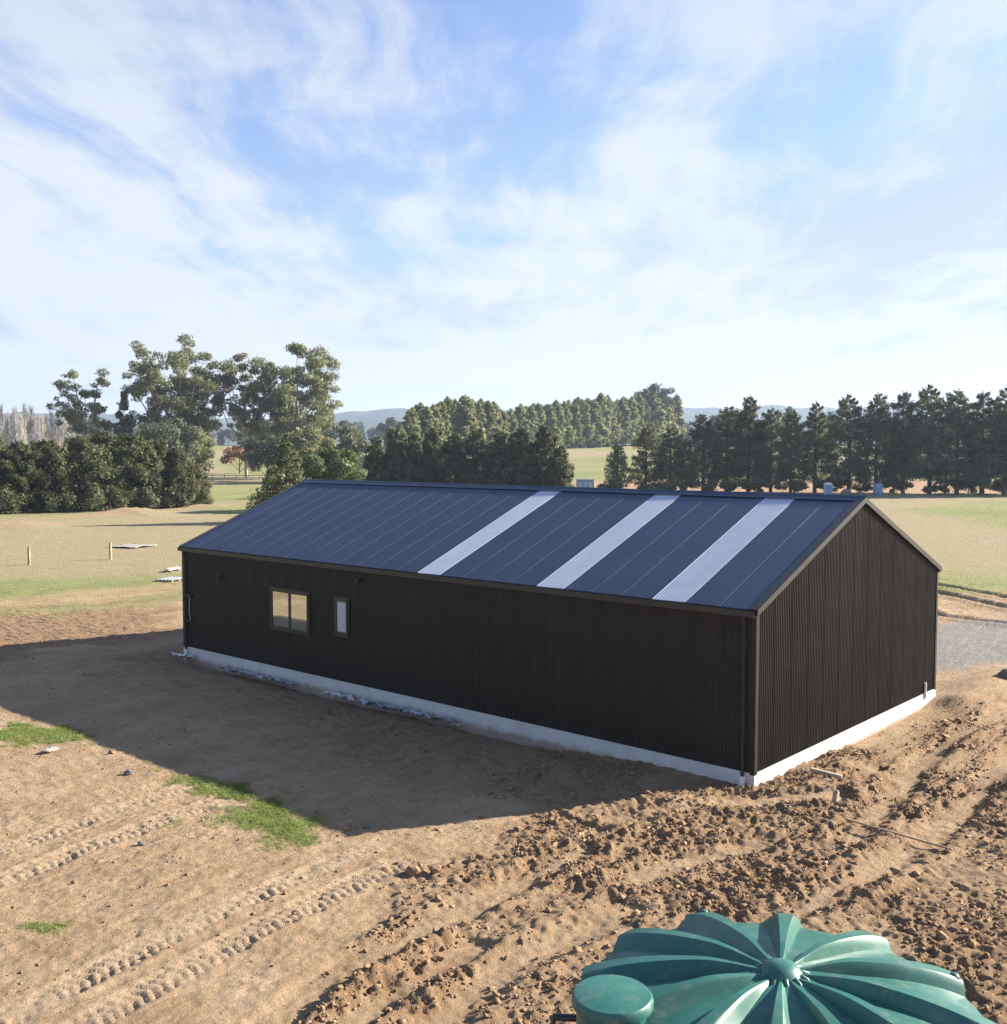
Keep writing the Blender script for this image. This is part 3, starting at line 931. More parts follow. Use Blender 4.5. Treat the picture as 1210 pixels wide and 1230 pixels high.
def conifer_meshes(H, Rm, n_br, n_card, base=.10, shape=.8, card=.42, droop=.06, asym=.3, topgap=1.0, elong=2.3, upsweep=.35):
    tb = MB()
    lean = rng.normal(size=2) * .012 * H
    tb.tube([(0, 0, -.4), (lean[0] * .3, lean[1] * .3, H * .4), (lean[0], lean[1], H * .97)], [H * .02 + .05, H * .014 + .03, .03], 7)
    C, S, O = [], [], []
    ax = rng.uniform(0, 6.28)
    for k in range(n_br):
        h = base + (1 - base) * ((k + rng.uniform(0, 1)) / n_br) ** .9
        az = k * 2.4 + rng.uniform(-.5, .5)
        pr = (1 - (h - base) / (1 - base)) ** shape
        if h < base + .12:
            pr *= .75 + .25 * (h - base) / .12
        ln = Rm * (pr * .93 + .05) * rng.uniform(.62, 1.18) * (1 + asym * .5 * math.cos(az - ax))
        z0 = h * H; rise = (.30 * h - droop * (1 - h)) * ln + rng.uniform(-.1, .12) * ln
        px_ = np.array([lean[0] * h, lean[1] * h, z0])
        d = np.array([math.cos(az), math.sin(az), 0])
        end = px_ + d * ln + np.array([0, 0, rise])
        tb.tube([px_, px_ + (end - px_) * .5 + np.array([0, 0, .04 * ln]), end], [.05 + .008 * ln, .035, .012], 3)
        m_ = max(5, int(n_card / n_br * (ln / (Rm * .6))))
        t_ = rng.uniform(.22, 1.05, m_) ** .8
        sd = rng.normal(size=m_) * .17 * ln * (1.15 - t_ * .6)
        p = px_ + (end - px_) * t_[:, None] + np.stack([-d[1] * sd, d[0] * sd, rng.normal(size=m_) * .14 * ln ** .7 - .12 * np.abs(sd)], -1)
        C.append(p); S.append(card * rng.uniform(.55, 1.25, m_)); O.append(np.tile(d, (m_, 1)))
    # leader
    m_ = 40
    p = np.stack([lean[0] + rng.normal(size=m_) * .05 * topgap, lean[1] + rng.normal(size=m_) * .05 * topgap, H * rng.uniform(.93, 1.03, m_)], -1)
    C.append(p); S.append(card * .6 * np.ones(m_)); O.append(np.zeros((m_, 3)))
    O = np.concatenate(O)
    v, f = cards(np.concatenate(C), np.concatenate(S), .45, elong, O * .9, O + np.array([0, 0, upsweep]))
    return tb.mesh('trunk'), crown_mesh(v, f, O + np.array([0, 0, .45]))


def clump_meshes(H, Rx, n_limb, n_clump, n_card, base=.25, card=.42, rad=(.9, 2.0), tilt=.0, trunk_r=.35, flat=.7, lowz=.46):
    """broad-leaved tree: forking limbs, rounded leaf clumps at their ends, sky between"""
    tb = MB()
    fork = H * base
    tb.tube([(0, 0, -.5), (tilt * .3 * H, 0, fork), (tilt * .6 * H, 0, H * .62)], [trunk_r, trunk_r * .75, trunk_r * .35], 8)
    cl = []
    for k in range(n_limb):
        az = k * 2.4 + rng.uniform(-.4, .4); f_ = (k + .6) / n_limb
        z0 = fork + (H * .55 - fork) * f_ * .8
        p0 = np.array([tilt * .6 * z0, 0, z0])
        reach = Rx * (.55 + .45 * math.sin(math.pi * (.25 + .65 * f_))) * rng.uniform(.75, 1.1)
        zt = H * (lowz + (.96 - lowz) * f_ ** .8) * rng.uniform(.93, 1.03)
        if k == n_limb - 1:
            reach *= .25; zt = H * .95
        p1 = np.array([tilt * zt + math.cos(az) * reach, math.sin(az) * reach, min(zt, H * .97)])
        mid = (p0 + p1) / 2 + np.array([math.cos(az), math.sin(az), 0]) * reach * .12 + np.array([0, 0, -.04 * H])
        tb.tube([p0, mid, p1], [trunk_r * .5, trunk_r * .3, .05], 5)
        for j in range(max(1, n_clump // n_limb)):
            t_ = rng.uniform(.35, 1.05) if j > 2 else 1.0
            q_ = (1 - t_) ** 2 * p0 + 2 * t_ * (1 - t_) * mid + t_ * t_ * p1
            off = rng.normal(size=3) * Rx * .20 * np.array([1, 1, .75]) * (.55 if k == n_limb - 1 else 1)
            if j <= 2:
                off *= .55
            c = q_ + off
            c[2] = min(max(c[2], H * base * .9), H * .985)
            tb.tube([q_, c], [.06, .02], 3)
            cl.append((c, rng.uniform(*rad)))
    C, S, O = [], [], []
    tot = sum(r ** 2 for _, r in cl)
    for c, r in cl:
        m_ = int(n_card * r * r / tot) + 4
        d = rng.normal(size=(m_, 3)); d /= np.linalg.norm(d, axis=1, keepdims=True)
        rr = rng.uniform(.25, 1.0, m_) ** .5 * r * (1 + .3 * rng.normal(size=m_) * .5)
        C.append(c + d * rr[:, None] * np.array([1, 1, flat])); S.append(card * rng.uniform(.55, 1.3, m_)); O.append(d)
    v, f = cards(np.concatenate(C), np.concatenate(S), .1, 1.8, np.concatenate(O) * .9)
    return tb.mesh('trunk'), crown_mesh(v, f, np.concatenate(O) + np.array([0, 0, .15]))


ORD = ['first', 'second', 'third', 'fourth', 'fifth', 'sixth', 'seventh', 'eighth', 'ninth', 'tenth', 'eleventh', 'twelfth', 'thirteenth',
       'fourteenth', 'fifteenth', 'sixteenth', 'seventeenth', 'eighteenth', 'nineteenth', 'twentieth']


def tree(name, meshes, mats, lat, dep, label, cat='tree', group=None, s=1.0, sz_=None, rz=None, crown='crown'):
    x, y = place(lat, dep)
    root = empty(name, (x, y, float(ground_z(x, y)) - .05), rng.uniform(0, 6.28) if rz is None else rz)
    root.scale = (s, s, sz_ or s)
    tag(root, label, cat, group)
    add('trunk', meshes[0], mats[0], root)
    add(crown, meshes[1], mats[1], root)
    return root


# dark cypress belt on the right
cyp = [conifer_meshes(15, 5.3, 74, 18000, .12, .66, .175), conifer_meshes(15, 4.7, 66, 15000, .15, .72, .175, .1, .5), conifer_meshes(15, 5.6, 80, 19000, .10, .58, .175), conifer_meshes(15, 4.4, 58, 13000, .17, .82, .18, .12, .6), conifer_meshes(15, 5.0, 62, 15000, .13, .5, .175, .08, .5)]
row = [(742, 172, 7.6, 1.05), (776, 172, 10.6, 1.2), (806, 170, 10.2, 1.3), (845, 168, 12.4, 1.15), (873, 170, 13.8, 1.1), (899, 168, 15.6, 1.0), (926, 168, 13.2, 1.05), (950, 166, 12.4, 1),
       (979, 166, 14.2, .95), (1020, 164, 14.6, .98), (1052, 163, 15.2, .9), (1085, 162, 15.0, .98), (1117, 160, 15.8, .98), (1150, 159, 16.0, 1.0), (1180, 158, 15.6, .95), (1207, 157, 15.4, 1), (1240, 156, 15.2, 1), (1270, 155, 15.0, 1)]
for i, (px, dep, h, wd) in enumerate(row):
    k = (2, 4, 0)[i % 3] if i < 8 else (i * 3 + (i // 4)) % 5
    tree('cypress_tree', cyp[k], (M_BARK, M_CYP), pix(px, dep), dep, f'dark cypress in the right-hand belt, {ORD[i]} tree from its left end', group='cypress belt on the right',
         s=h / 15 * (1.0 if wd < 1.1 else wd) * rng.uniform(.9, 1.12), sz_=h / 15 * rng.uniform(.96, 1.05))
ub = [clump_meshes(2.4, 2.2, 6, 24, 1600, .02, .3, (.5, .9), 0, .08), clump_meshes(1.8, 2.4, 6, 22, 1500, .02, .3, (.5, .8), 0, .08)]
for i in range(12):
    px = 740 + i * 42 + rng.uniform(-8, 8); dep = 163 + rng.uniform(-3, 4) - i * .3
    tree('low_shrub', ub[i % 2], (M_BARK, M_CYP), pix(px, dep), dep, 'low dark scrub bush among the trunks of the right-hand cypress belt', 'shrub', 'scrub under the right-hand belt', s=rng.uniform(.6, 1.1))
# shorter cypress belt straight behind the ridge
cy2 = [conifer_meshes(10, 3.6, 70, 14000, .04, .55, .2), conifer_meshes(10, 3.3, 68, 13000, .05, .52, .2, .1, .6), conifer_meshes(10, 3.8, 72, 15000, .03, .6, .2, .1, .6)]
row2 = [(452, 152, 8.6), (474, 150, 9.6), (498, 148, 9.0), (522, 150, 9.8), (548, 147, 9.0), (573, 148, 9.6), (600, 146, 9.2), (628, 146, 9.6), (655, 145, 10.0), (672, 142, 7.2)]
for i, (px, dep, h) in enumerate(row2):
    tree('cypress_tree', cy2[i % 3], (M_BARK, M_HEDGE if i > 7 else M_CYP), pix(px, dep), dep, f'bushy cypress in the belt behind the ridge, {ORD[i]} from its left end', group='cypress belt behind the roof ridge', s=h / 10)
# cypress hedge on the left
hg = [conifer_meshes(8, 3.9, 92, 24000, .0, .46, .145, .05, upsweep=.8), conifer_meshes(8, 4.2, 92, 24000, .0, .42, .145, .05, upsweep=.8), conifer_meshes(8, 3.6, 86, 22000, .0, .55, .145, .05, upsweep=.8)]
rowh = [(-50, 110, 7.9), (-12, 111, 7.7), (24, 112, 7.5), (60, 114, 7.6), (95, 116, 7.9), (128, 118, 8.6), (160, 120, 8.3), (188, 122, 7.7), (212, 123, 6.9), (234, 125, 4.8)]
for i, (px, dep, h) in enumerate(rowh):
    tree('hedge_cypress', hg[i % 3], (M_BARK, M_HEDGE), pix(px, dep), dep, f'dense dark hedge cypress on the left, {ORD[9 - i]} from the right end of the hedge', group='tall cypress hedge on the left', s=h / 8 * 1.05, sz_=h / 8)
# lone conifer at the roof corner and light green bush
tree('spreading_conifer', conifer_meshes(8.2, 3.9, 64, 17000, .02, 1.05, .12, .0, .3, 1.0, 2.6, .15), (M_BARK, M_HEDGE), pix(345, 98), 98, 'lone spreading conifer behind the far left corner of the roof')
tree('round_bush', clump_meshes(6.6, 2.9, 9, 45, 11000, .10, .19, (.8, 1.4), 0, .2), (M_BARK, M_LIME), pix(398, 118), 118, 'light green rounded bush beside the lone conifer', 'bush')
tree('russet_bush', clump_meshes(6.5, 3.2, 7, 26, 2600, .05, .4, (.9, 1.6), 0, .2), (M_BARK, M_RUST), pix(288, 262), 262, 'russet brown bush between the tall eucalypts', 'bush')
# eucalypts
tree('eucalyptus_tree', clump_meshes(32, 9.6, 16, 240, 38000, .16, .30, (.8, 1.9), .0, .6, .7, .34), (M_PBARK, M_EUC), pix(216, 235), 235, 'tallest eucalypt with a broad crown above the hedge', group='tall eucalypts on the left', rz=.4)
tree('eucalyptus_tree', clump_meshes(28.5, 6.4, 12, 108, 14000, .2, .29, (.7, 1.6), .0, .45), (M_PBARK, M_EUC), pix(296, 240), 240, 'slender open eucalypt standing between two broader ones', group='tall eucalypts on the left', rz=1.4)
tree('eucalyptus_tree', clump_meshes(31, 8.6, 16, 240, 38000, .08, .30, (.8, 1.9), .0, .55, .7, .28), (M_PBARK, M_EUC), pix(358, 238), 238, 'dense eucalypt with crown reaching low, right of the group', group='tall eucalypts on the left', rz=2.2)
tree('eucalyptus_tree', clump_meshes(24, 5.6, 10, 90, 9500, .30, .28, (.6, 1.4), -.10, .42), (M_PBARK, M_EUC), pix(108, 230), 230, 'sparse leaning eucalypt standing out above the hedge', group='tall eucalypts on the left', rz=YAW - math.pi / 2)
tree('eucalyptus_tree', clump_meshes(19, 1.9, 8, 56, 4200, .10, .4, (.5, 1.0), .0, .3, 1.1, .2), (M_PBARK, M_GREY), pix(150, 228), 228, 'thin ivy-clad eucalypt stem beside the leaning one', group='tall eucalypts on the left')
low = [clump_meshes(11, 4.6, 8, 48, 8500, .06, .32, (1.2, 2.2), 0, .3), clump_meshes(11, 4.2, 8, 44, 8000, .08, .32, (1.1, 2.0), 0, .3)]
for i, (px, dep, h, lab) in enumerate(((208, 205, 12, 'dark bushy tree low at the foot of the tallest eucalypt'), (232, 215, 10.5, 'bushy tree on the right foot of the tallest eucalypt'),
                                       (322, 222, 9.5, 'low bushy tree left of the dense eucalypt'), (372, 205, 10.5, 'bushy tree at the right foot of the dense eucalypt'), (412, 215, 11, 'yellow-green bushy tree right of the eucalypts'))):
    tree('bushy_tree', low[i % 2], (M_BARK, M_EUC if i != 0 else M_GREY), pix(px, dep), dep, lab, group='bushy trees below the eucalypts', s=h / 11)
# pine plantation
pn = [conifer_meshes(24, 4.4, 74, 5200, .08, .5, .72, .0, .4, 3), conifer_meshes(24, 4.0, 66, 4800, .10, .42, .72, .0, .4, 3), conifer_meshes(24, 4.8, 74, 5400, .06, .58, .72, .0, .5, 3)]
n_p = 0
for rrow in range(3):
    for k in range(32):
        f_ = k / 31.0
        px = 468 + 330 * f_ + rng.uniform(-4, 4) + rrow * 5
        dep = 300 + 210 * f_ + rrow * 10 + rng.uniform(-3, 3)
        toprow = np.interp(px, [468, 485, 505, 530, 552, 580, 610, 640, 680, 720, 760, 800], [516, 504, 485, 486, 476, 484, 490, 487, 484, 477, 475, 478]) + rng.uniform(-3, 7)
        x, y = place(pix(px, dep), dep); gz = float(ground_z(x, y))
        h = 6.7 + (540.4 - toprow) / 1263.8 * dep - gz
        tree('pine_tree', pn[(k + rrow) % 3], (M_BARK, M_PINE), pix(px, dep), dep, 'slender pine in the dense plantation behind the cypress belt', group='plantation pines', s=max(.5, h / 24) * 1.3 * rng.uniform(.85, 1.15), sz_=max(.35, h / 24))
        n_p += 1
tree('eucalyptus_tree', clump_meshes(29, 8.0, 12, 132, 9000, .2, .7, (1.6, 2.8), 0, .5), (M_PBARK, M_GREY), pix(786, 512), 512, 'tall rounded tree at the right end of the pine plantation')
# bare poplars on the far left


def bare_meshes(H):
    tb = MB(); tw = MB()
    tb.tube([(0, 0, -.4), (0, 0, H * .5), (.1, 0, H)], [.26, .16, .02], 6)
    for k in range(85):
        h = rng.uniform(.18, .95); az = rng.uniform(0, 6.28); ln = H * .26 * (1.05 - h) * rng.uniform(.6, 1.2) + .8
        p0 = np.array([0, 0, h * H]); d = np.array([math.cos(az) * .42, math.sin(az) * .42, .9])
        p1 = p0 + d * ln
        tw.tube([p0, (p0 + p1) / 2 + np.array([math.cos(az), math.sin(az), 0]) * .12 * ln, p1], [.07, .045, .015], 3)
        for j in range(5):
            t_ = rng.uniform(.3, 1); q_ = p0 + (p1 - p0) * t_
            e = q_ + (np.array([math.cos(az + j), math.sin(az + j), 1.6]) + rng.normal(size=3) * .3) * ln * .18
            tw.tube([q_, e], [.03, .012], 3)
    return tb.mesh('trunk'), tw.mesh('branches')


bp = [bare_meshes(17), bare_meshes(18), bare_meshes(16)]
for i in range(24):
    px = -18 + i * 5.4 + rng.uniform(-2, 2); dep = 262 + rng.uniform(-14, 14)
    tree('bare_poplar', bp[i % 3], (M_PBARK, M_TWIG), pix(px, dep), dep, 'pale leafless poplar in the row above the left hedge', group='bare poplars on the far left', s=rng.uniform(.75, 1.05), crown='branches')
# distant trees dotted on the plain
ft = [clump_meshes(15, 6, 8, 26, 1500, .1, 1.3, (2.0, 3.2), 0, .3), conifer_meshes(16, 4.5, 40, 1200, .05, .6, 1.3), clump_meshes(13, 7, 8, 26, 1500, .05, 1.3, (2.2, 3.4), 0, .3)]
far_list = [(px, dep) for px, dep in zip(np.linspace(120, 480, 26) + rng.uniform(-6, 6, 26), rng.uniform(430, 900, 26))] + \
           [(px, dep) for px, dep in zip(np.linspace(805, 1225, 34) + rng.uniform(-6, 6, 34), rng.uniform(420, 1000, 34))]
for i, (px, dep) in enumerate(far_list):
    tree('distant_tree', ft[i % 3], (M_BARK, M_GREY), pix(px, dep), dep, 'small hazy tree on the plain before the hills', group='distant trees on the plain', s=rng.uniform(.7, 1.25))

# ------------------------------------------------------------------ grasses and clods


def blades(name, xs_, ys_, h, wd, mat, label, cat, zfun=surf_z):
    n = len(xs_)
    z = zfun(xs_, ys_)
    az = rng.uniform(0, 6.28, n); ln = rng.uniform(.1, .7, n)
    hh = h * rng.uniform(.5, 1.3, n); ww = wd * rng.uniform(.6, 1.3, n)
    b0 = np.stack([xs_ - np.sin(az) * ww, ys_ + np.cos(az) * ww, z - .01], -1)
    b1 = np.stack([xs_ + np.sin(az) * ww, ys_ - np.cos(az) * ww, z - .01], -1)
    tp = np.stack([xs_ + np.cos(az) * ln * hh, ys_ + np.sin(az) * ln * hh, z + hh], -1)
    me = mesh_np(name, np.stack([b0, b1, tp], 1).reshape(-1, 3), np.arange(3 * n).reshape(n, 3))
    return tag(add(name, me, mat), label, cat, kind='stuff')


P = []
for gx_, gy_, ra_, rb_, rot in GREENS:
    n = int(46000 * ra_ * rb_)
    uu, vv = rng.uniform(-1.6, 1.6, n), rng.uniform(-1.6, 1.6, n)
    P.append(np.stack([gx_ + uu * ra_ * math.cos(rot) - vv * rb_ * math.sin(rot), gy_ + uu * ra_ * math.sin(rot) + vv * rb_ * math.cos(rot)], -1))
P = np.concatenate(P)
c_, g_ = yard_masks(P[:, 0], P[:, 1])
P = P[g_ > rng.uniform(.06, .9, len(g_))]
blades('green_grass', P[:, 0], P[:, 1], .035, .006, M_GRASS, 'bright green grass patches left in the bare earth', 'grass')
# loose clods over the churned earth
n = 260000
cx_, cy_ = rng.uniform(-13.5, 10, n), rng.uniform(-9, 4.5, n)
c_, g_ = yard_masks(cx_, cy_)
keep = (c_ * (.3 + .7 * sst(.4, .62, fbm(cx_, cy_, 1.3, 3, 88))) > rng.uniform(.12, 1.0, n)) & ~((cx_ > -.1) & (cx_ < 10.1) & (cy_ > -.12))
keep |= (rng.uniform(0, 1, n) < .006)
keep &= ~((cx_ > -.1) & (cx_ < 10.1) & (cy_ > -.12))
cx_, cy_ = cx_[keep], cy_[keep]
extra = 9000
ex, ey = rng.uniform(-13.5, -.3, extra), rng.uniform(2, 34, extra) ** 1.0
cx_, cy_ = np.concatenate([cx_, ex]), np.concatenate([cy_, ey])
m_ = min(len(cx_), 44000)
cx_, cy_ = cx_[:m_] if len(cx_) <= m_ else cx_[np.r_[0:m_ - extra, len(cx_) - extra:len(cx_)]], cy_[:m_] if len(cy_) <= m_ else cy_[np.r_[0:m_ - extra, len(cy_) - extra:len(cy_)]]
phi = (1 + 5 ** .5) / 2
ico = np.array([(-1, phi, 0), (1, phi, 0), (-1, -phi, 0), (1, -phi, 0), (0, -1, phi), (0, 1, phi), (0, -1, -phi), (0, 1, -phi), (phi, 0, -1), (phi, 0, 1), (-phi, 0, -1), (-phi, 0, 1)]) / 1.9
icf = np.array([(0, 11, 5), (0, 5, 1), (0, 1, 7), (0, 7, 10), (0, 10, 11), (1, 5, 9), (5, 11, 4), (11, 10, 2), (10, 7, 6), (7, 1, 8), (3, 9, 4), (3, 4, 2), (3, 2, 6), (3, 6, 8), (3, 8, 9), (4, 9, 5), (2, 4, 11), (6, 2, 10), (8, 6, 7), (9, 8, 1)])


octa = np.array([(1, 0, 0), (-1, 0, 0), (0, 1, 0), (0, -1, 0), (0, 0, 1), (0, 0, -1)]) * 1.15
ocf = np.array([(0, 2, 4), (2, 1, 4), (1, 3, 4), (3, 0, 4), (2, 0, 5), (1, 2, 5), (3, 1, 5), (0, 3, 5)])


def lumps(xs_, ys_, rad, ico=ico, icf=icf):
    n = len(xs_)
    k_ = len(ico)
    v = ico[None] + .34 * rng.normal(size=(n, k_, 3))
    a = rng.uniform(0, 6.28, n); ca, sa = np.cos(a)[:, None], np.sin(a)[:, None]
    v = v * rng.uniform(.65, 1.3, (n, 1, 3)) * np.array([1, 1, .75])
    v = np.stack([v[..., 0] * ca - v[..., 1] * sa, v[..., 0] * sa + v[..., 1] * ca, v[..., 2]], -1) * rad[:, None, None]
    v = v + np.stack([xs_, ys_, surf_z(xs_, ys_) + rad * .22], -1)[:, None]
    f = icf[None] + k_ * np.arange(n)[:, None, None]
    return v.reshape(-1, 3), f.reshape(-1, 3)


rad = np.exp(rng.normal(math.log(.0145), .55, len(cx_))).clip(.006, .062)
rad[-extra:] *= .6
big = rad > .038
v1, f1 = lumps(cx_[big], cy_[big], rad[big])
v2, f2 = lumps(cx_[~big], cy_[~big], rad[~big], octa, ocf)
v, f = np.concatenate([v1, v2]), np.concatenate([f1, f2 + len(v1)])
tag(add('soil_clods', mesh_np('soil_clods', v, f), M_SOIL), 'loose brown clods strewn over the churned earth', 'soil', kind='stuff')

# ------------------------------------------------------------------ loose things about the site


def stone(x, y, r, label, sc=(1, 1, .7), mat=M_STONE, name='stone'):
    import bmesh
    bm = bmesh.new(); bmesh.ops.create_icosphere(bm, subdivisions=2, radius=1)
    for vv in bm.verts:
        vv.co *= 1 + random.uniform(-.18, .18)
        vv.co.x *= sc[0]; vv.co.y *= sc[1]; vv.co.z *= sc[2]
    me = bpy.data.meshes.new(name); bm.to_mesh(me); bm.free()
    o = add(name, me, mat, None, (x, y, sz(x, y) + r * .3)); o.scale = (r, r, r); o.rotation_euler = (0, 0, random.uniform(0, 6))
    return tag(o, label, 'stone' if name == 'stone' else 'clod')


stone(-7.25, 11.78, .09, 'reddish stone lying beyond the left grass patch', mat=M_SOIL)
stone(-7.77, 10.11, .10, 'dark stone on the bare earth left of the grass patch')
stone(-6.82, 4.3, .08, 'pale lump at the tip of the green grass patch', mat=M_SOIL)
stone(-6.5, 4.15, .07, 'dark stone at the outer corner of the shed shadow')
stone(13.35, -.9, .27, 'large grey boulder at the right edge beyond the gable')
stone(-9.63, 6.32, .07, 'small dark stone between the two upper tyre tracks')
stone(-7.4, 2.0, .12, 'dark earth lump at the head of the churned strip', mat=M_SOIL, name='earth_lump')
stone(-7.15, 1.75, .10, 'second earth lump beside the churned strip head', mat=M_SOIL, name='earth_lump')


def plank(x, y, l_, w_, h_, rz, label, mat=M_WOOD, pitch=0.03, name='timber_offcut', cat='timber'):
    q = MB()
    q.box(-l_ / 2, l_ / 2, -w_ / 2, w_ / 2, 0, h_)
    o = q.build(name, mat, None, loc=(x, y, sz(x, y) + .02))
    bv = o.modifiers.new('bevel', 'BEVEL'); bv.width = min(h_, w_) * .18; bv.segments = 1
    o.rotation_euler = (0, pitch, rz)
    return tag(o, label, cat)


plank(1.2, -.95, .62, .12, .07, R(-75), 'short timber offcut on the spoil beside the gable', M_PALE, .12)
plank(.2, -1.6, .45, .10, .10, R(10), 'pale timber block leaning in the churned earth', M_PALE, -.9)
plank(-.9, -3.2, 1.9, .035, .03, R(-95), 'thin brown stick lying on the earth right of the tank', M_WOOD, .01)
# pale lengths stacked past the far end of the shed
stk = empty('board_stack', (12.6, 42.2, float(ground_z(12.6, 42.2))), R(25)); stk.scale = (.4, .4, .6); tag(stk, 'stack of pale boards lying behind the far end of the shed', 'boards')
for k, (dx, dy, dz) in enumerate(((0, 0, .15), (.35, .1, .15), (.1, .05, .24), (.42, .3, .24))):
    q = MB(); q.box(-1.4 + dx, 1.4 + dx, -.14 + dy * 2.2, .14 + dy * 2.2, dz, dz + .08); q.build('board', M_TARP if k % 2 else M_GALV, stk)
q = MB(); q.box(-.9, -.75, -.25, .95, 0, .15); q.box(.8, .95, -.25, .95, 0, .15); q.build('bearer', M_WOOD, stk)
sb = empty('small_pallet', (10.3, 38.6, float(ground_z(10.3, 38.6))), R(20)); tag(sb, 'small low grey pallet nearer the shed end than the boards', 'pallet')
for k in range(5):
    q = MB(); q.box(-.6, .6, -.5 + k * .22, -.36 + k * .22, .10, .125); q.build('slat', M_GALV, sb)
for k in range(3):
    q = MB(); q.box(-.6 + k * .55, -.5 + k * .55, -.5, .52, 0, .10); q.build('bearer', M_WOOD, sb)
# fence posts
for (x, y, lab, mt) in ((8.82, 51.6, 'weathered fence post standing alone in the left pasture, farther left', M_WOOD), (13.4, 50.7, 'pale fence post in the left pasture near the tarpaulin', M_PALE)):
    q = MB(); z = float(ground_z(x, y)); q.tube([(0, 0, -.4), (0, 0, 1.0), (.01, 0, 1.06)], [.085, .08, .05], 9)
    tag(q.build('fence_post', mt, None, smooth=40, loc=(x, y, z)), lab, 'post', 'posts in the left pasture')


def sheet(name, x, y, lx_, ly_, rz, amp, mat, label, cat, nx=26, ny=12, lift=.05, slope=0.0, seed=0, zf=None):
    """a crumpled plastic sheet lying on the ground"""
    a, c = np.meshgrid(np.linspace(-.5, .5, nx), np.linspace(-.5, .5, ny), indexing='ij')
    e = 1 + .25 * (fbm(a * 5 + seed, c * 5, 1, 2, 3 + seed) - .5) * 2
    lx, ly = a.ravel() * lx_ * e.ravel(), c.ravel() * ly_ * e.ravel()
    X_ = x + lx * math.cos(rz) - ly * math.sin(rz); Y_ = y + lx * math.sin(rz) + ly * math.cos(rz)
    rid = 1 - np.abs(2 * fbm(lx * 4 + seed * 9, ly * 4, 1, 3, 5 + seed) - 1)
    Z_ = (surf_z(X_, Y_) if zf is None else zf(X_, Y_)) + lift + amp * rid + slope * np.clip(c.ravel() + .1, 0, 1)
    ii = np.arange(nx * ny).reshape(nx, ny)
    f = np.stack([ii[:-1, :-1], ii[1:, :-1], ii[1:, 1:], ii[:-1, 1:]], -1).reshape(-1, 4)
    me = mesh_np(name, np.stack([X_, Y_, Z_], -1), f, smooth=True)
    o = add(name, me, mat)
    so = o.modifiers.new('thickness', 'SOLIDIFY'); so.thickness = .006
    return tag(o, label, cat)


sheet('tarpaulin', 18.6, 57.4, 2.1, 2.4, .3, .10, M_TARP, 'pale tarpaulin lying flat in the left pasture', 'tarpaulin', lift=.03)
sheet('plastic_sheet', -.3, 20.3, .4, .9, 0, .26, M_WHITE, 'white plastic wrap bunched at the far left foundation corner', 'plastic', seed=1)
sheet('plastic_sheet', -.26, 16.3, .28, 3.4, 0, .2, M_POLY, 'crumpled polythene strip along the foundation below the sliding window', 'plastic', ny=36, seed=2)
sheet('plastic_sheet', -.4, 12.3, .45, .8, 0, .26, M_WHITE, 'white bunched plastic sheet half way along the long foundation', 'plastic', seed=4)
sheet('plastic_sheet', -.28, 9.8, .32, 3.2, 0, .22, M_POLY, 'crumpled polythene strip along the middle of the long foundation', 'plastic', ny=36, seed=6)
sheet('plastic_scrap', -8.1, 12.95, .32, .22, .4, .08, M_TARP, 'grey plastic scrap on the bare earth at the left', 'plastic', nx=8, ny=7, lift=.02, seed=8)
# far post-and-rail fence between the hedge and the lone conifer
fx, fy = place(pix(284, 222), 222)
fen = empty('rail_fence', (fx, fy, float(ground_z(fx, fy))), YAW - math.pi / 2); tag(fen, 'pale post and rail fence far behind the hedge end', 'fence')
pm = MB(); pm.box(-.08, .08, -.08, .08, -.3, 1.25); pme = pm.mesh('post'); pme.materials.append(M_TARP)
for k in range(7):
    add('post', pme, None, fen, (-7.5 + k * 2.5, 0, 0))
for z in (.55, 1.0):
    q = MB(); q.box(-7.6, 7.6, -.13, -.085, z, z + .14); q.build('rail', M_TARP, fen)
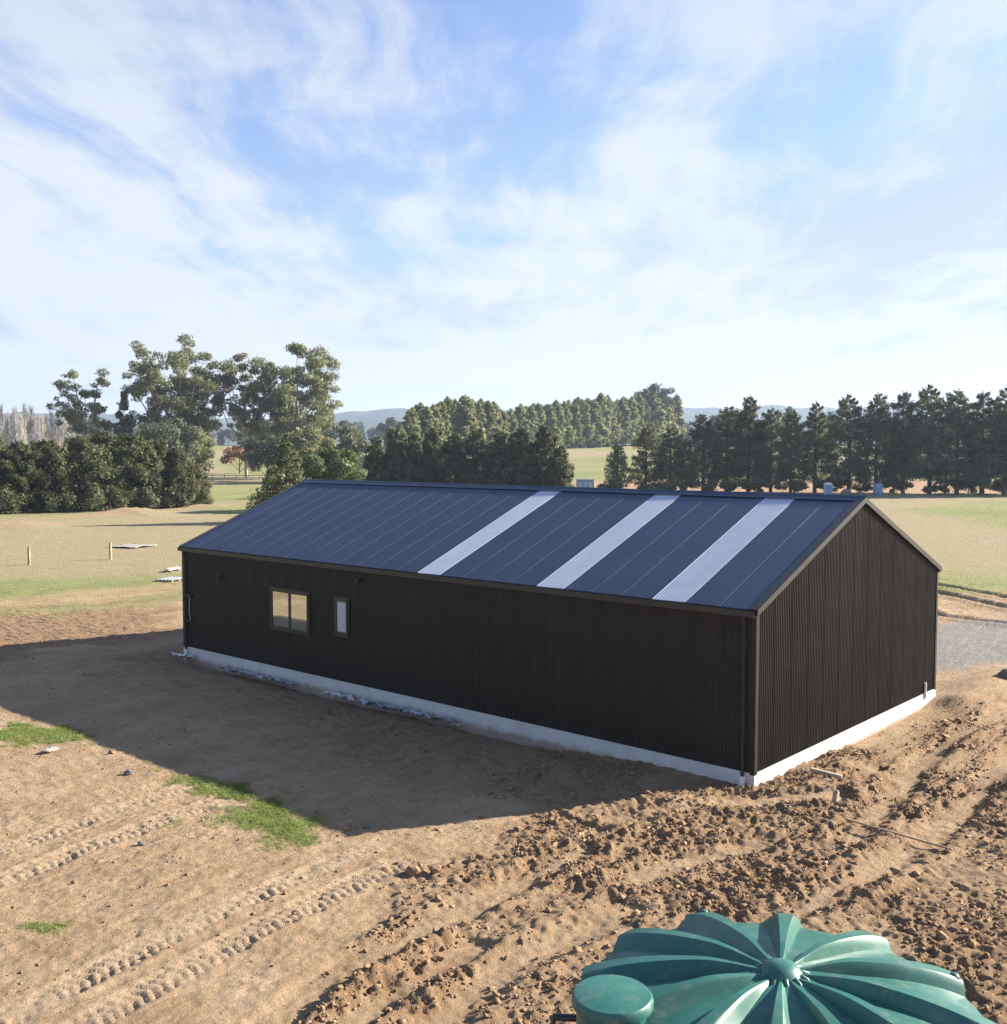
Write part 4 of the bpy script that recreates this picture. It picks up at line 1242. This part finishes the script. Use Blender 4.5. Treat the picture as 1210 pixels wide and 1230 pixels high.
# things beneath the right-hand cypress belt
dep = 150
x, y = place(pix(703, 150), 150); gz = float(ground_z(x, y))
bx = empty('blue_cabin', (x, y, gz), YAW - math.pi / 2); tag(bx, 'small blue cabin with pale window panels just above the roof ridge', 'cabin')
q = MB(); q.box(-1.2, 1.2, -.8, .8, 0, 2.5); q.build('cabin_wall', M_BLUE, bx)
q = MB(); q.box(-1.32, 1.32, -.92, .92, 2.502, 2.62); q.build('cabin_roof', M_GALV, bx)
for k in range(3):
    q = MB(); q.box(-1.0 + k * .72, -.46 + k * .72, -.84, -.803, 1.25, 2.2); q.build('window', M_PBLUE, bx)
x, y = place(pix(995, 152), 152); gz = float(ground_z(x, y))
bx = empty('upright_cabinet', (x, y, gz), YAW - math.pi / 2); tag(bx, 'pale blue upright cabinet standing under the cypress belt', 'cabinet')
q = MB(); q.box(-.5, .5, -.5, .5, 0, 1.75); q.build('body', M_PBLUE, bx)
q = MB(); q.poly([(-.55, -.55, 1.752), (.55, -.55, 1.752), (.55, .55, 1.752), (-.55, .55, 1.752), (-.3, -.3, 1.98), (.3, -.3, 1.98), (.3, .3, 1.98), (-.3, .3, 1.98)],
                 [(0, 3, 2, 1), (4, 5, 6, 7), (0, 1, 5, 4), (1, 2, 6, 5), (2, 3, 7, 6), (3, 0, 4, 7)]); q.build('cap', M_WHITE, bx)
q = MB(); q.box(-.36, .36, -.53, -.503, .1, 1.6); q.build('door', M_BLUE, bx)
for px, w_, lab in ((1017, 2.2, 'grey tarped heap left of centre under the cypress belt'), (1034, 1.5, 'smaller grey heap under the belt just behind the ridge end')):
    x, y = place(pix(px, 151), 151)
    o = stone(x, y, w_ / 2, lab, (1.1, .7, .75)); o.location.z = float(ground_z(x, y)) + .25
x, y = place(pix(1055, 152), 152)
bar = empty('blue_drum', (x, y, float(ground_z(x, y)))); tag(bar, 'dark blue water drum at the foot of a belt cypress', 'drum')
q = MB(); q.lathe([(.62, 0), (.66, .08), (.66, .55), (.69, .6), (.66, .65), (.66, 1.2), (.69, 1.25), (.66, 1.3), (.62, 1.75), (.5, 1.85)], 20); q.build('drum_body', M_BLUE, bar, smooth=50)
q = MB(); q.lathe([(.2, 1.852), (.2, 1.93)], 14); q.build('cap', M_DARK, bar)

# ------------------------------------------------------------------ the air
hzb = MB()
hzb.box(-9800, 9800, -9800, 9800, -12, 232)
ho = hzb.build('haze', None)
tag(ho, kind='stuff'); ho['label'] = 'thin blue haze over the plain'; ho['category'] = 'haze'
m = bpy.data.materials.new('haze_air'); m.use_nodes = True
t = NT(m.node_tree)
vo = t.n('ShaderNodeVolumePrincipled'); vo.inputs['Color'].default_value = (.62, .76, 1, 1); vo.inputs['Density'].default_value = 1.8e-4
vo.inputs['Anisotropy'].default_value = .2
t.link(vo.outputs[0], t.n('ShaderNodeOutputMaterial').inputs['Volume'])
ho.data.materials.append(m)
